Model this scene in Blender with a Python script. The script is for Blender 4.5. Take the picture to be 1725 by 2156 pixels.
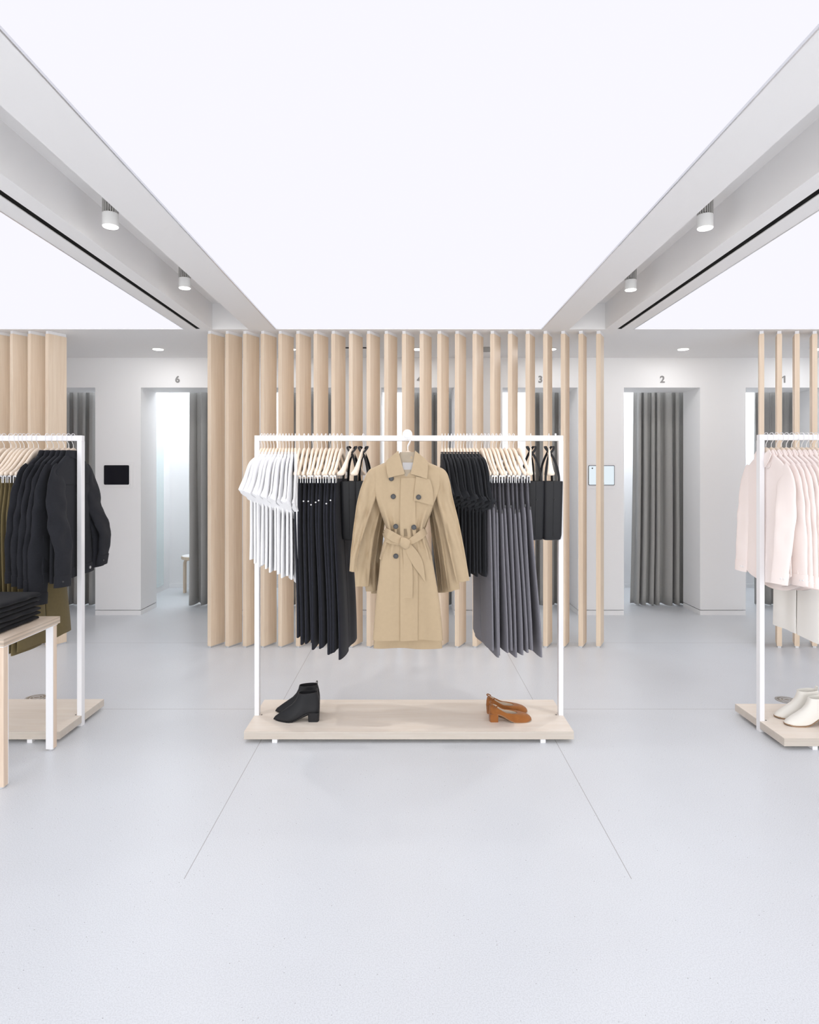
import bpy, bmesh, math, random
from mathutils import Vector, Matrix, noise

random.seed(7)
PI = math.pi
sc = bpy.context.scene
COL = sc.collection
for o in list(bpy.data.objects):
    bpy.data.objects.remove(o)

# ------------------------------------------------------------------ camera
FPX = 1340.0                      # focal length in pixels of the 1725 x 2156 frame
VX, VY, EYE = 861.0, 998.0, 1.40  # vanishing point and eye height
cam_d = bpy.data.cameras.new('camera')
cam_d.sensor_fit = 'VERTICAL'
cam_d.sensor_height = 36.0
cam_d.lens = 36.0 * FPX / 2156.0
cam_d.shift_x = (862.5 - VX) / 2156.0
cam_d.shift_y = (VY - 1078.0) / 2156.0
cam_d.clip_start = 0.05
cam = bpy.data.objects.new('camera', cam_d)
COL.objects.link(cam)
cam.location = (0, 0, EYE)
cam.rotation_euler = (PI / 2, 0, 0)
sc.camera = cam

# ------------------------------------------------------------------ world, exposure, room light
ADDED_DAYLIGHT = 3.35                    # sky strength, added to brighten front-facing surfaces through the unseen shop front
w = bpy.data.worlds.new('world')
w.use_nodes = True
w.node_tree.nodes['Background'].inputs[0].default_value = (1.0, 0.985, 0.965, 1)
w.node_tree.nodes['Background'].inputs[1].default_value = ADDED_DAYLIGHT
sc.world = w
sc.view_settings.view_transform = 'Standard'
sc.view_settings.look = 'None'
sc.view_settings.exposure = 0.0
sc.view_settings.gamma = 1.0
sc.view_settings.use_curve_mapping = False
PANEL_EMIT = 1.05
BOOTH_WATTS = 15.0
SPOT_WATTS = 5.5

def lamp(name, loc, size, watts, rgb=(1, 0.98, 0.96), spread=PI, sy=None, rot=(0, 0, 0)):
    d = bpy.data.lights.new(name, 'AREA')
    d.energy = watts
    d.color = rgb
    d.spread = spread
    if sy:
        d.shape = 'RECTANGLE'; d.size = size; d.size_y = sy
    else:
        d.shape = 'DISK'; d.size = size
    o = bpy.data.objects.new(name, d)
    COL.objects.link(o)
    o.location = loc
    o.rotation_euler = rot
    return o

ROOM_X = 4.6
FRONT_Y = -2.4
WALL_Y = 6.31
JAMB_Y = 6.70
REAR_Y = 7.85
CEIL = 2.553
PANEL_BACK = 5.073

# ------------------------------------------------------------------ colour and materials
def lin(r, g, b):
    f = lambda c: (c / 255 / 12.92) if c / 255 <= 0.04045 else ((c / 255 + 0.055) / 1.055) ** 2.4
    return (f(r), f(g), f(b), 1.0)

def mat(name, rgb, rough=0.6, spec=0.4, metal=0.0, bump=0.0, bscale=400.0, var=0.0, vscale=6.0, sheen=0.0,
        stretch=(1, 1, 1), coat=0.0):
    m = bpy.data.materials.new(name)
    m.use_nodes = True
    nt = m.node_tree
    b = nt.nodes['Principled BSDF']
    c = rgb if len(rgb) == 4 else tuple(rgb) + (1,)
    b.inputs['Base Color'].default_value = c
    b.inputs['Roughness'].default_value = rough
    b.inputs['Specular IOR Level'].default_value = spec
    b.inputs['Metallic'].default_value = metal
    b.inputs['Sheen Weight'].default_value = sheen
    b.inputs['Coat Weight'].default_value = coat
    tc = nt.nodes.new('ShaderNodeTexCoord')
    mp = nt.nodes.new('ShaderNodeMapping')
    mp.inputs['Scale'].default_value = stretch
    nt.links.new(tc.outputs['Object'], mp.inputs['Vector'])
    if var > 0:
        n = nt.nodes.new('ShaderNodeTexNoise')
        n.inputs['Scale'].default_value = vscale
        n.inputs['Detail'].default_value = 5
        nt.links.new(mp.outputs[0], n.inputs['Vector'])
        mx = nt.nodes.new('ShaderNodeMix'); mx.data_type = 'RGBA'
        k0, k1 = 1 - var, 1 + var
        mx.inputs[6].default_value = (min(c[0] * k0, 1), min(c[1] * k0, 1), min(c[2] * k0, 1), 1)
        mx.inputs[7].default_value = (min(c[0] * k1, 1), min(c[1] * k1, 1), min(c[2] * k1, 1), 1)
        nt.links.new(n.outputs['Fac'], mx.inputs[0])
        nt.links.new(mx.outputs[2], b.inputs['Base Color'])
    if bump > 0:
        n2 = nt.nodes.new('ShaderNodeTexNoise')
        n2.inputs['Scale'].default_value = bscale
        n2.inputs['Detail'].default_value = 3
        nt.links.new(mp.outputs[0], n2.inputs['Vector'])
        bp = nt.nodes.new('ShaderNodeBump')
        bp.inputs['Strength'].default_value = bump
        bp.inputs['Distance'].default_value = 0.002
        nt.links.new(n2.outputs['Fac'], bp.inputs['Height'])
        nt.links.new(bp.outputs[0], b.inputs['Normal'])
    return m

def emit(name, rgb, strength):
    m = bpy.data.materials.new(name)
    m.use_nodes = True
    nt = m.node_tree
    nt.nodes.remove(nt.nodes['Principled BSDF'])
    e = nt.nodes.new('ShaderNodeEmission')
    e.inputs[0].default_value = rgb
    e.inputs[1].default_value = strength
    nt.links.new(e.outputs[0], nt.nodes['Material Output'].inputs[0])
    return m

def wood(name, c0, c1, grain, rough=0.45, ply=False, ply_scale=130.0):
    """Pale timber; grain = object-space mapping scale, long along the axis with the small number."""
    m = bpy.data.materials.new(name)
    m.use_nodes = True
    nt = m.node_tree
    b = nt.nodes['Principled BSDF']
    b.inputs['Roughness'].default_value = rough
    b.inputs['Specular IOR Level'].default_value = 0.35
    tc = nt.nodes.new('ShaderNodeTexCoord')
    oi = nt.nodes.new('ShaderNodeObjectInfo')
    ad = nt.nodes.new('ShaderNodeVectorMath'); ad.operation = 'ADD'
    sm = nt.nodes.new('ShaderNodeVectorMath'); sm.operation = 'SCALE'
    sm.inputs[0].default_value = (13.0, 7.0, 5.0)
    nt.links.new(oi.outputs['Random'], sm.inputs['Scale'])
    nt.links.new(tc.outputs['Object'], ad.inputs[0])
    nt.links.new(sm.outputs[0], ad.inputs[1])
    mp = nt.nodes.new('ShaderNodeMapping'); mp.inputs['Scale'].default_value = grain
    nt.links.new(ad.outputs[0], mp.inputs['Vector'])
    n = nt.nodes.new('ShaderNodeTexNoise')
    n.inputs['Scale'].default_value = 1.0; n.inputs['Detail'].default_value = 6
    n.inputs['Roughness'].default_value = 0.62; n.inputs['Distortion'].default_value = 0.8
    nt.links.new(mp.outputs[0], n.inputs['Vector'])
    cr = nt.nodes.new('ShaderNodeValToRGB')
    cr.color_ramp.elements[0].position = 0.30; cr.color_ramp.elements[0].color = c0
    cr.color_ramp.elements[1].position = 0.68; cr.color_ramp.elements[1].color = c1
    nt.links.new(n.outputs['Fac'], cr.inputs[0])
    out = cr.outputs[0]
    if ply:   # visible veneer layers on the edges
        g = nt.nodes.new('ShaderNodeNewGeometry')
        sx = nt.nodes.new('ShaderNodeSeparateXYZ'); nt.links.new(g.outputs['Normal'], sx.inputs[0])
        ab = nt.nodes.new('ShaderNodeMath'); ab.operation = 'ABSOLUTE'; nt.links.new(sx.outputs['Z'], ab.inputs[0])
        lt = nt.nodes.new('ShaderNodeMath'); lt.operation = 'LESS_THAN'; lt.inputs[1].default_value = 0.5
        nt.links.new(ab.outputs[0], lt.inputs[0])
        sp = nt.nodes.new('ShaderNodeSeparateXYZ'); nt.links.new(tc.outputs['Object'], sp.inputs[0])
        mz = nt.nodes.new('ShaderNodeMath'); mz.operation = 'MULTIPLY'; mz.inputs[1].default_value = ply_scale * 2 * PI
        nt.links.new(sp.outputs['Z'], mz.inputs[0])
        si = nt.nodes.new('ShaderNodeMath'); si.operation = 'SINE'; nt.links.new(mz.outputs[0], si.inputs[0])
        mr = nt.nodes.new('ShaderNodeMapRange'); mr.inputs[1].default_value = -1; mr.inputs[2].default_value = 1
        mr.inputs[3].default_value = 0.56; mr.inputs[4].default_value = 0.80
        nt.links.new(si.outputs[0], mr.inputs[0])
        mu = nt.nodes.new('ShaderNodeVectorMath'); mu.operation = 'SCALE'
        nt.links.new(out, mu.inputs[0]); nt.links.new(mr.outputs[0], mu.inputs['Scale'])
        mx = nt.nodes.new('ShaderNodeMix'); mx.data_type = 'RGBA'
        nt.links.new(lt.outputs[0], mx.inputs[0]); nt.links.new(out, mx.inputs[6]); nt.links.new(mu.outputs[0], mx.inputs[7])
        out = mx.outputs[2]
    nt.links.new(out, b.inputs['Base Color'])
    return m

def terrazzo():
    m = bpy.data.materials.new('terrazzo_floor')
    m.use_nodes = True
    nt = m.node_tree
    b = nt.nodes['Principled BSDF']
    b.inputs['Roughness'].default_value = 0.32
    b.inputs['Specular IOR Level'].default_value = 0.35
    tc = nt.nodes.new('ShaderNodeTexCoord')
    def nz(scale, detail):
        n = nt.nodes.new('ShaderNodeTexNoise')
        n.inputs['Scale'].default_value = scale; n.inputs['Detail'].default_value = detail
        nt.links.new(tc.outputs['Object'], n.inputs['Vector'])
        return n
    big, fine = nz(1.3, 4), nz(250.0, 2)
    base = nt.nodes.new('ShaderNodeValToRGB')
    base.color_ramp.elements[0].position = 0.3; base.color_ramp.elements[0].color = (0.725, 0.750, 0.782, 1)
    base.color_ramp.elements[1].position = 0.7; base.color_ramp.elements[1].color = (0.760, 0.790, 0.826, 1)
    nt.links.new(big.outputs['Fac'], base.inputs[0])
    fr = nt.nodes.new('ShaderNodeValToRGB')
    fr.color_ramp.elements[0].position = 0.30; fr.color_ramp.elements[0].color = (0.85, 0.85, 0.85, 1)
    fr.color_ramp.elements[1].position = 0.60; fr.color_ramp.elements[1].color = (1.0, 1.0, 1.0, 1)
    nt.links.new(fine.outputs['Fac'], fr.inputs[0])
    mul = nt.nodes.new('ShaderNodeMix'); mul.data_type = 'RGBA'; mul.blend_type = 'MULTIPLY'; mul.inputs[0].default_value = 1
    nt.links.new(base.outputs[0], mul.inputs[6]); nt.links.new(fr.outputs[0], mul.inputs[7])
    vo = nt.nodes.new('ShaderNodeTexVoronoi'); vo.inputs['Scale'].default_value = 80.0
    nt.links.new(tc.outputs['Object'], vo.inputs['Vector'])
    sep = nt.nodes.new('ShaderNodeSeparateColor'); nt.links.new(vo.outputs['Color'], sep.inputs[0])
    rad = nt.nodes.new('ShaderNodeMapRange')
    rad.inputs[1].default_value = 0.78; rad.inputs[2].default_value = 1.0
    rad.inputs[3].default_value = 0.0; rad.inputs[4].default_value = 0.14
    nt.links.new(sep.outputs[0], rad.inputs[0])
    lt = nt.nodes.new('ShaderNodeMath'); lt.operation = 'LESS_THAN'
    nt.links.new(vo.outputs['Distance'], lt.inputs[0]); nt.links.new(rad.outputs[0], lt.inputs[1])
    sp = nt.nodes.new('ShaderNodeMix'); sp.data_type = 'RGBA'
    sp.inputs[7].default_value = (0.36, 0.36, 0.37, 1)
    nt.links.new(lt.outputs[0], sp.inputs[0]); nt.links.new(mul.outputs[2], sp.inputs[6])
    # sawn joints between the floor slabs
    xyz = nt.nodes.new('ShaderNodeSeparateXYZ'); nt.links.new(tc.outputs['Object'], xyz.inputs[0])
    def line(axis, at, half):
        s = nt.nodes.new('ShaderNodeMath'); s.operation = 'SUBTRACT'; s.inputs[1].default_value = at
        nt.links.new(xyz.outputs[axis], s.inputs[0])
        a = nt.nodes.new('ShaderNodeMath'); a.operation = 'ABSOLUTE'; nt.links.new(s.outputs[0], a.inputs[0])
        l = nt.nodes.new('ShaderNodeMath'); l.operation = 'LESS_THAN'; l.inputs[1].default_value = half
        nt.links.new(a.outputs[0], l.inputs[0])
        return l.outputs[0]
    tot = None
    for ax, at, hf in (('X', -0.777, 0.0016), ('X', 0.770, 0.0016), ('Y', 3.79, 0.0022), ('Y', 5.28, 0.0022)):
        l = line(ax, at, hf)
        if tot is None:
            tot = l
        else:
            mxm = nt.nodes.new('ShaderNodeMath'); mxm.operation = 'MAXIMUM'
            nt.links.new(tot, mxm.inputs[0]); nt.links.new(l, mxm.inputs[1]); tot = mxm.outputs[0]
    gy = nt.nodes.new('ShaderNodeMath'); gy.operation = 'GREATER_THAN'; gy.inputs[1].default_value = 2.2
    nt.links.new(xyz.outputs['Y'], gy.inputs[0])
    ml = nt.nodes.new('ShaderNodeMath'); ml.operation = 'MULTIPLY'
    nt.links.new(tot, ml.inputs[0]); nt.links.new(gy.outputs[0], ml.inputs[1])
    jn = nt.nodes.new('ShaderNodeMix'); jn.data_type = 'RGBA'
    jn.inputs[7].default_value = (0.42, 0.42, 0.43, 1)
    nt.links.new(ml.outputs[0], jn.inputs[0]); nt.links.new(sp.outputs[2], jn.inputs[6])
    nt.links.new(jn.outputs[2], b.inputs['Base Color'])
    return m

M = {
    'wall': mat('wall_paint', (0.92, 0.925, 0.935), 0.7, 0.25),
    'ceil': mat('ceiling_paint', (0.89, 0.885, 0.885), 0.8, 0.2),
    'black_slot': mat('slot_black', (0.006, 0.006, 0.006), 0.8, 0.1),
    'panel': emit('luminous_membrane', lin(244, 243, 252), PANEL_EMIT),
    'floor': terrazzo(),
    'fin': wood('maple_fin', (0.785, 0.625, 0.465, 1), (0.88, 0.735, 0.575, 1), (38, 38, 1.6)),
    'plat': wood('birch_ply', (0.885, 0.785, 0.675, 1), (0.95, 0.87, 0.775, 1), (2.5, 26, 26), 0.4, True),
    'hang': wood('hanger_wood', (0.88, 0.745, 0.60, 1), (0.95, 0.83, 0.70, 1), (10, 90, 90), 0.4),
    'white': mat('white_lacquer', (0.90, 0.90, 0.915), 0.35, 0.5),
    'wire': mat('white_wire', (0.9, 0.9, 0.9), 0.3, 0.5),
    'clip': mat('clip_steel', (0.75, 0.76, 0.78), 0.25, 0.5, 0.75),
    'alu': mat('aluminium', (0.74, 0.75, 0.77), 0.35, 0.5, 0.8),
    'tee': mat('white_jersey', (0.93, 0.93, 0.94), 0.95, 0.1, bump=0.25, bscale=500, sheen=0.1),
    'ink': mat('black_wool', (0.020, 0.021, 0.029), 0.85, 0.18, bump=0.25, bscale=600, var=0.15, vscale=40, sheen=0.08),
    'crepe': mat('black_crepe', (0.021, 0.0225, 0.026), 0.85, 0.2, bump=0.3, bscale=600, sheen=0.05),
    'grey': mat('grey_wool', (0.205, 0.201, 0.226), 0.9, 0.15, bump=0.3, bscale=700, var=0.22, vscale=350, sheen=0.1),
    'tie': mat('black_cord', (0.012, 0.012, 0.013), 0.7, 0.3),
    'leather': mat('black_leather', (0.015, 0.0155, 0.018), 0.5, 0.32, bump=0.25, bscale=350),
    'trench': mat('khaki_gabardine', (0.475, 0.365, 0.235), 0.75, 0.25, bump=0.2, bscale=900, var=0.04, vscale=60, sheen=0.1),
    'lining': mat('pale_lining', (0.40, 0.34, 0.26), 0.7, 0.3, var=0.1, vscale=30),
    'tag': mat('white_satin_label', (0.47, 0.46, 0.46), 0.5, 0.3),
    'button': mat('dark_horn', (0.035, 0.036, 0.04), 0.3, 0.5),
    'stud': mat('pearl_stud', (0.85, 0.85, 0.85), 0.2, 0.6),
    'denim': mat('black_denim', (0.021, 0.022, 0.027), 0.9, 0.15, bump=0.4, bscale=700, var=0.18, vscale=120, sheen=0.05),
    'olive': mat('olive_cotton', (0.165, 0.130, 0.062), 0.9, 0.15, bump=0.3, bscale=600, var=0.08, vscale=60, sheen=0.1),
    'pink': mat('pale_pink_cotton', (0.96, 0.862, 0.822), 0.85, 0.15, bump=0.15, bscale=500, sheen=0.1),
    'ecru': mat('ivory_twill', (0.95, 0.935, 0.89), 0.9, 0.15, bump=0.25, bscale=600),
    'cream': mat('cream_leather', (0.86, 0.84, 0.78), 0.4, 0.45, bump=0.1, bscale=120),
    'tan': mat('tan_suede', (0.33, 0.125, 0.036), 0.95, 0.1, bump=0.5, bscale=500, var=0.22, vscale=45, sheen=0.25),
    'insole': mat('beige_insole', (0.66, 0.56, 0.45), 0.7, 0.2),
    'sole': mat('tan_sole', (0.35, 0.22, 0.13), 0.6, 0.3),
    'curtain': mat('grey_felt', (0.41, 0.407, 0.395), 1.0, 0.05, bump=0.6, bscale=260, var=0.16, vscale=200, sheen=0.15),
    'digit': mat('grey_vinyl', (0.30, 0.295, 0.295), 0.6, 0.3),
    'frame': mat('tablet_mount_white', (0.90, 0.90, 0.91), 0.35, 0.4),
    'screen_off': mat('dark_glass', (0.005, 0.005, 0.010), 0.12, 0.15),
    'screen_on': emit('lit_screen', lin(232, 243, 250), 1.0),
    'bezel': mat('black_bezel', (0.012, 0.012, 0.014), 0.3, 0.5),
    'mirror': mat('mirror_glass', (0.82, 0.90, 0.90), 0.03, 0.5, 1.0),
    'birch': wood('stool_birch', (0.70, 0.56, 0.42, 1), (0.80, 0.67, 0.53, 1), (40, 40, 4)),
    'stool_top': mat('stool_white_laminate', (0.88, 0.88, 0.88), 0.4, 0.4),
    'lens': emit('spot_lens', (1.0, 0.98, 0.95, 1), 6.0),
    'fixture': mat('fixture_white', (0.80, 0.80, 0.79), 0.5, 0.3),
    'fins': mat('heat_sink_grey', (0.58, 0.57, 0.55), 0.4, 0.4, 0.3),
    'grille': mat('speaker_grille', (0.42, 0.42, 0.41), 0.8, 0.2),
    'bronze': mat('brass_cover', (0.36, 0.335, 0.30), 0.4, 0.5, 0.7, var=0.2, vscale=60),
    'zip': mat('zip_steel', (0.8, 0.8, 0.82), 0.3, 0.5, 0.9),
    'table': wood('table_ash', (0.74, 0.60, 0.47, 1), (0.85, 0.73, 0.61, 1), (30, 3, 30), 0.4, True, 55.0),
    'table_leg': wood('table_leg_ash', (0.72, 0.56, 0.43, 1), (0.82, 0.68, 0.55, 1), (40, 40, 2.2), 0.45),
    'jersey': mat('black_jersey', (0.013, 0.0135, 0.016), 0.9, 0.15, bump=0.4, bscale=500, sheen=0.05),
}

# ------------------------------------------------------------------ object helpers
def mobj(name, bm, m, parent=None, smooth=False, loc=None, angle=None):
    bmesh.ops.recalc_face_normals(bm, faces=bm.faces)
    me = bpy.data.meshes.new(name)
    bm.to_mesh(me); bm.free()
    if smooth:
        for p in me.polygons:
            p.use_smooth = True
        if angle:
            try:
                me.set_sharp_from_angle(angle=math.radians(angle))
            except Exception:
                pass
    me.materials.append(m)
    o = bpy.data.objects.new(name, me)
    COL.objects.link(o)
    if parent:
        o.parent = parent
    if loc:
        o.location = loc
    return o

def tag(o, label, cat, group=None, kind=None):
    o['label'] = label
    o['category'] = cat
    if group: o['group'] = group
    if kind: o['kind'] = kind
    return o

def thing(name, label, cat, loc=(0, 0, 0), rz=0.0, group=None):
    o = bpy.data.objects.new(name, None)
    o.empty_display_size = 0.05
    COL.objects.link(o)
    o.location = loc
    o.rotation_euler = (0, 0, rz)
    return tag(o, label, cat, group)

def struct(name, bm, m, smooth=False):
    o = mobj(name, bm, m, None, smooth)
    o['kind'] = 'structure'
    return o

def dup(root, loc, rz=None, label=None, group=None, scale=None):
    r = root.copy(); COL.objects.link(r); r.location = loc
    if rz is not None: r.rotation_euler = (0, 0, rz)
    if label: r['label'] = label
    if group: r['group'] = group
    if scale: r.scale = scale
    for ch in list(root.children):
        c = ch.copy(); COL.objects.link(c); c.parent = r
        for g in list(ch.children):
            d = g.copy(); COL.objects.link(d); d.parent = c
    return r

def box(bm, x0, x1, y0, y1, z0, z1, bev=0.0):
    r = bmesh.ops.create_cube(bm, size=1.0)
    vs = r['verts']
    for v in vs:
        v.co = Vector(((x0 + x1) / 2 + v.co.x * (x1 - x0), (y0 + y1) / 2 + v.co.y * (y1 - y0), (z0 + z1) / 2 + v.co.z * (z1 - z0)))
    if bev > 0:
        es = list({e for v in vs for e in v.link_edges})
        bmesh.ops.bevel(bm, geom=es, offset=bev, segments=2, affect='EDGES', profile=0.5)

def bbox(x0, x1, y0, y1, z0, z1, bev=0.0):
    bm = bmesh.new(); box(bm, x0, x1, y0, y1, z0, z1, bev); return bm

def prism(bm, pts, z0, z1):
    lo = [bm.verts.new((x, y, z0)) for x, y in pts]
    hi = [bm.verts.new((x, y, z1)) for x, y in pts]
    n = len(pts)
    for i in range(n):
        bm.faces.new((lo[i], lo[(i + 1) % n], hi[(i + 1) % n], hi[i]))
    bm.faces.new(lo[::-1]); bm.faces.new(hi)

def loft(bm, rings, cap0=True, cap1=True, closed=True):
    vr = [[bm.verts.new(p) for p in r] for r in rings]
    n = len(vr[0])
    for a, b in zip(vr, vr[1:]):
        for i in range(n if closed else n - 1):
            j = (i + 1) % n
            try:
                bm.faces.new((a[i], a[j], b[j], b[i]))
            except ValueError:
                pass
    if cap0: bm.faces.new(vr[0][::-1])
    if cap1: bm.faces.new(vr[-1])
    return vr

def cyl(bm, c, r, z0, z1, n=24, r2=None):
    r2 = r if r2 is None else r2
    loft(bm, [[(c[0] + r * math.cos(2 * PI * i / n), c[1] + r * math.sin(2 * PI * i / n), z0) for i in range(n)],
              [(c[0] + r2 * math.cos(2 * PI * i / n), c[1] + r2 * math.sin(2 * PI * i / n), z1) for i in range(n)]])

def disc_y(bm, x, y0, y1, z, r, n=24):
    loft(bm, [[(x + r * math.cos(2 * PI * i / n), y0, z + r * math.sin(2 * PI * i / n)) for i in range(n)],
              [(x + r * math.cos(2 * PI * i / n), y1, z + r * math.sin(2 * PI * i / n)) for i in range(n)]])

def catmull(pts, m):
    """pts: list of equal-length tuples -> refined list."""
    out = []
    n = len(pts)
    for i in range(n - 1):
        p0, p1, p2, p3 = pts[max(i - 1, 0)], pts[i], pts[i + 1], pts[min(i + 2, n - 1)]
        for k in range(m):
            t = k / m
            out.append(tuple(0.5 * (2 * b + (c - a) * t + (2 * a - 5 * b + 4 * c - d) * t * t + (3 * b - a - 3 * c + d) * t ** 3)
                             for a, b, c, d in zip(p0, p1, p2, p3)))
    out.append(tuple(pts[-1]))
    return out

def tube(bm, path, r, n=8, m=4, cap=True):
    """Round wire through path; r a number."""
    pts = [Vector(p) for p in (catmull([tuple(p) for p in path], m) if m > 1 else path)]
    rings = []
    prev = None
    for i, p in enumerate(pts):
        t = (pts[min(i + 1, len(pts) - 1)] - pts[max(i - 1, 0)]).normalized()
        if prev is None:
            a = Vector((0, 0, 1)) if abs(t.z) < 0.9 else Vector((1, 0, 0))
            u = t.cross(a).normalized()
        else:
            u = (prev - t * prev.dot(t)).normalized()
        prev = u
        v = t.cross(u)
        rings.append([p + u * (r * math.cos(2 * PI * k / n)) + v * (r * math.sin(2 * PI * k / n)) for k in range(n)])
    loft(bm, rings, cap, cap)

def ribbon(bm, path, width, thick, side, m=5):
    """Flat strap along path. side = direction of the width; width may be a list matched to path."""
    ws = width if isinstance(width, (list, tuple)) else [width] * len(path)
    full = [tuple(p) + (wd,) for p, wd in zip(path, ws)]
    pts = catmull(full, m)
    rings = []
    for i, p in enumerate(pts):
        c = Vector(p[:3])
        t = (Vector(pts[min(i + 1, len(pts) - 1)][:3]) - Vector(pts[max(i - 1, 0)][:3])).normalized()
        s = Vector(side)
        s = (s - t * s.dot(t)).normalized()
        nn = t.cross(s).normalized()
        a, b = s * (max(p[3], 0.0004) / 2), nn * (thick / 2)
        rings.append([c - a - b, c + a - b, c + a + b, c - a + b])
    loft(bm, rings)

def shell(bm, rows, n=24, p=2.6, fold=None, refine=4, cap0=True, cap1=True):
    """Hollow-looking cloth body: rows (z, u0, u1, half thickness, v offset); fold(s, z) moves both faces sideways."""
    rows = catmull(rows, refine) if refine > 1 else rows
    rings = []
    for z, u0, u1, th, vo in rows:
        fr, bk = [], []
        for i in range(n + 1):
            t = math.sin(PI / 2 * (2 * i / n - 1))
            u = (u0 + u1) / 2 + (u1 - u0) / 2 * t
            pr = max(0.0, 1 - abs(t) ** p) ** (1 / p)
            f = fold(t, z) if fold else 0.0
            fr.append((u, vo + th * pr + f, z))
            if 0 < i < n:
                bk.append((u, vo - th * pr + f, z))
        rings.append(fr + bk[::-1])
    loft(bm, rings, cap0, cap1)

def sleeve(bm, path, ab, side, n=16, m=4, wob=0.0, seed=0.0, p=2.0):
    """Tapered oval tube. path points; ab = (half width in the wide direction, half thickness) per point; side = thin direction."""
    full = catmull([tuple(q) + tuple(x) for q, x in zip(path, ab)], m)
    rings = []
    for i, q in enumerate(full):
        c = Vector(q[:3])
        t = (Vector(full[min(i + 1, len(full) - 1)][:3]) - Vector(full[max(i - 1, 0)][:3])).normalized()
        s = Vector(side); s = (s - t * s.dot(t)).normalized()
        wd = t.cross(s).normalized()
        ring = []
        for k in range(n):
            th = 2 * PI * k / n
            cx, sx = math.cos(th), math.sin(th)
            cx = math.copysign(abs(cx) ** (2 / p), cx); sx = math.copysign(abs(sx) ** (2 / p), sx)
            pt = c + wd * (q[3] * cx) + s * (q[4] * sx)
            if wob:
                pt = pt + s * (wob * noise.noise(Vector((pt.x * 14 + seed, pt.y * 14, pt.z * 9 + seed))))
            ring.append(pt)
        rings.append(ring)
    loft(bm, rings)

ORD = ['first', 'second', 'third', 'fourth', 'fifth', 'sixth', 'seventh', 'eighth', 'ninth', 'tenth', 'eleventh', 'twelfth', 'thirteenth']
def nth(i, n, frm, other):
    """Words for item i of n counted from one end, from whichever end is nearer."""
    if i == 0: return 'the ' + frm + ' end one'
    if i == n - 1: return 'the ' + other + ' end one'
    return ORD[i] + ' from the ' + frm if i <= (n - 1) / 2 else ORD[n - 1 - i] + ' from the ' + other

# ------------------------------------------------------------------ room shell
bm = bmesh.new()
box(bm, -ROOM_X, ROOM_X, FRONT_Y, REAR_Y + 0.1, -0.1, 0.0)
struct('floor', bm, M['floor'])

struct('wall_left', bbox(-ROOM_X - 0.1, -ROOM_X, FRONT_Y, REAR_Y + 0.1, 0, 2.9), M['wall'])
struct('wall_right', bbox(ROOM_X, ROOM_X + 0.1, FRONT_Y, REAR_Y + 0.1, 0, 2.9), M['wall'])
bm = bmesh.new()      # unseen shop-front opening, added behind the camera to let daylight in
box(bm, -ROOM_X, -4.45, FRONT_Y - 0.1, FRONT_Y, 0, 2.9)
box(bm, 4.45, ROOM_X, FRONT_Y - 0.1, FRONT_Y, 0, 2.9)
box(bm, -4.45, 4.45, FRONT_Y - 0.1, FRONT_Y, 2.50, 2.9)
struct('wall_front', bm, M['wall'])
bm = bmesh.new()
for x in (-4.45, -1.5, 1.45, 4.40):
    box(bm, x, x + 0.05, FRONT_Y - 0.08, FRONT_Y - 0.02, 0, 2.5)
struct('added_window_1', bm, M['white'])  # mullions of the added shop front, never in view
struct('wall_rear', bbox(-ROOM_X, ROOM_X, REAR_Y, REAR_Y + 0.1, 0, 2.9), M['wall'])

# fitting-room front: openings (left edge, right edge)
OPEN = [(-3.87, -3.11), (-2.657, -1.93), (-1.417, -0.66), (-0.274, 0.45), (0.93, 1.677), (2.134, 2.889), (3.342, 4.10)]
OPEN_TOP = 2.257
bm = bmesh.new()
xs = [-ROOM_X] + [e for o_ in OPEN for e in o_] + [ROOM_X]
PIERS = [(xs[i], xs[i + 1]) for i in range(0, len(xs), 2)]
for a, b in PIERS:
    box(bm, a, b, WALL_Y, JAMB_Y, 0.054, OPEN_TOP)
box(bm, -ROOM_X, ROOM_X, WALL_Y, JAMB_Y, OPEN_TOP, 2.553)
struct('wall_back', bm, M['wall'])
bm = bmesh.new()
for a, b in PIERS:       # flush skirting under a narrow shadow gap
    box(bm, a, b, WALL_Y, JAMB_Y, 0.0, 0.046)
    box(bm, a + 0.025, b - 0.025, WALL_Y + 0.025, JAMB_Y - 0.025, 0.044, 0.056)
struct('baseboard_back', bm, M['wall'])
PART = [-4.25, -2.975, -1.67, -0.47, 0.69, 1.905, 3.115, 4.30]
for x in PART:
    struct('wall_partition', bbox(x - 0.025, x + 0.025, JAMB_Y, REAR_Y, 0, 2.553), M['wall'])
bm = bmesh.new()
for a, b in zip(PART, PART[1:]):
    box(bm, a + 0.025, b - 0.025, REAR_Y - 0.012, REAR_Y, 0.0, 0.046)
struct('baseboard_rear', bm, M['wall'])

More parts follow.
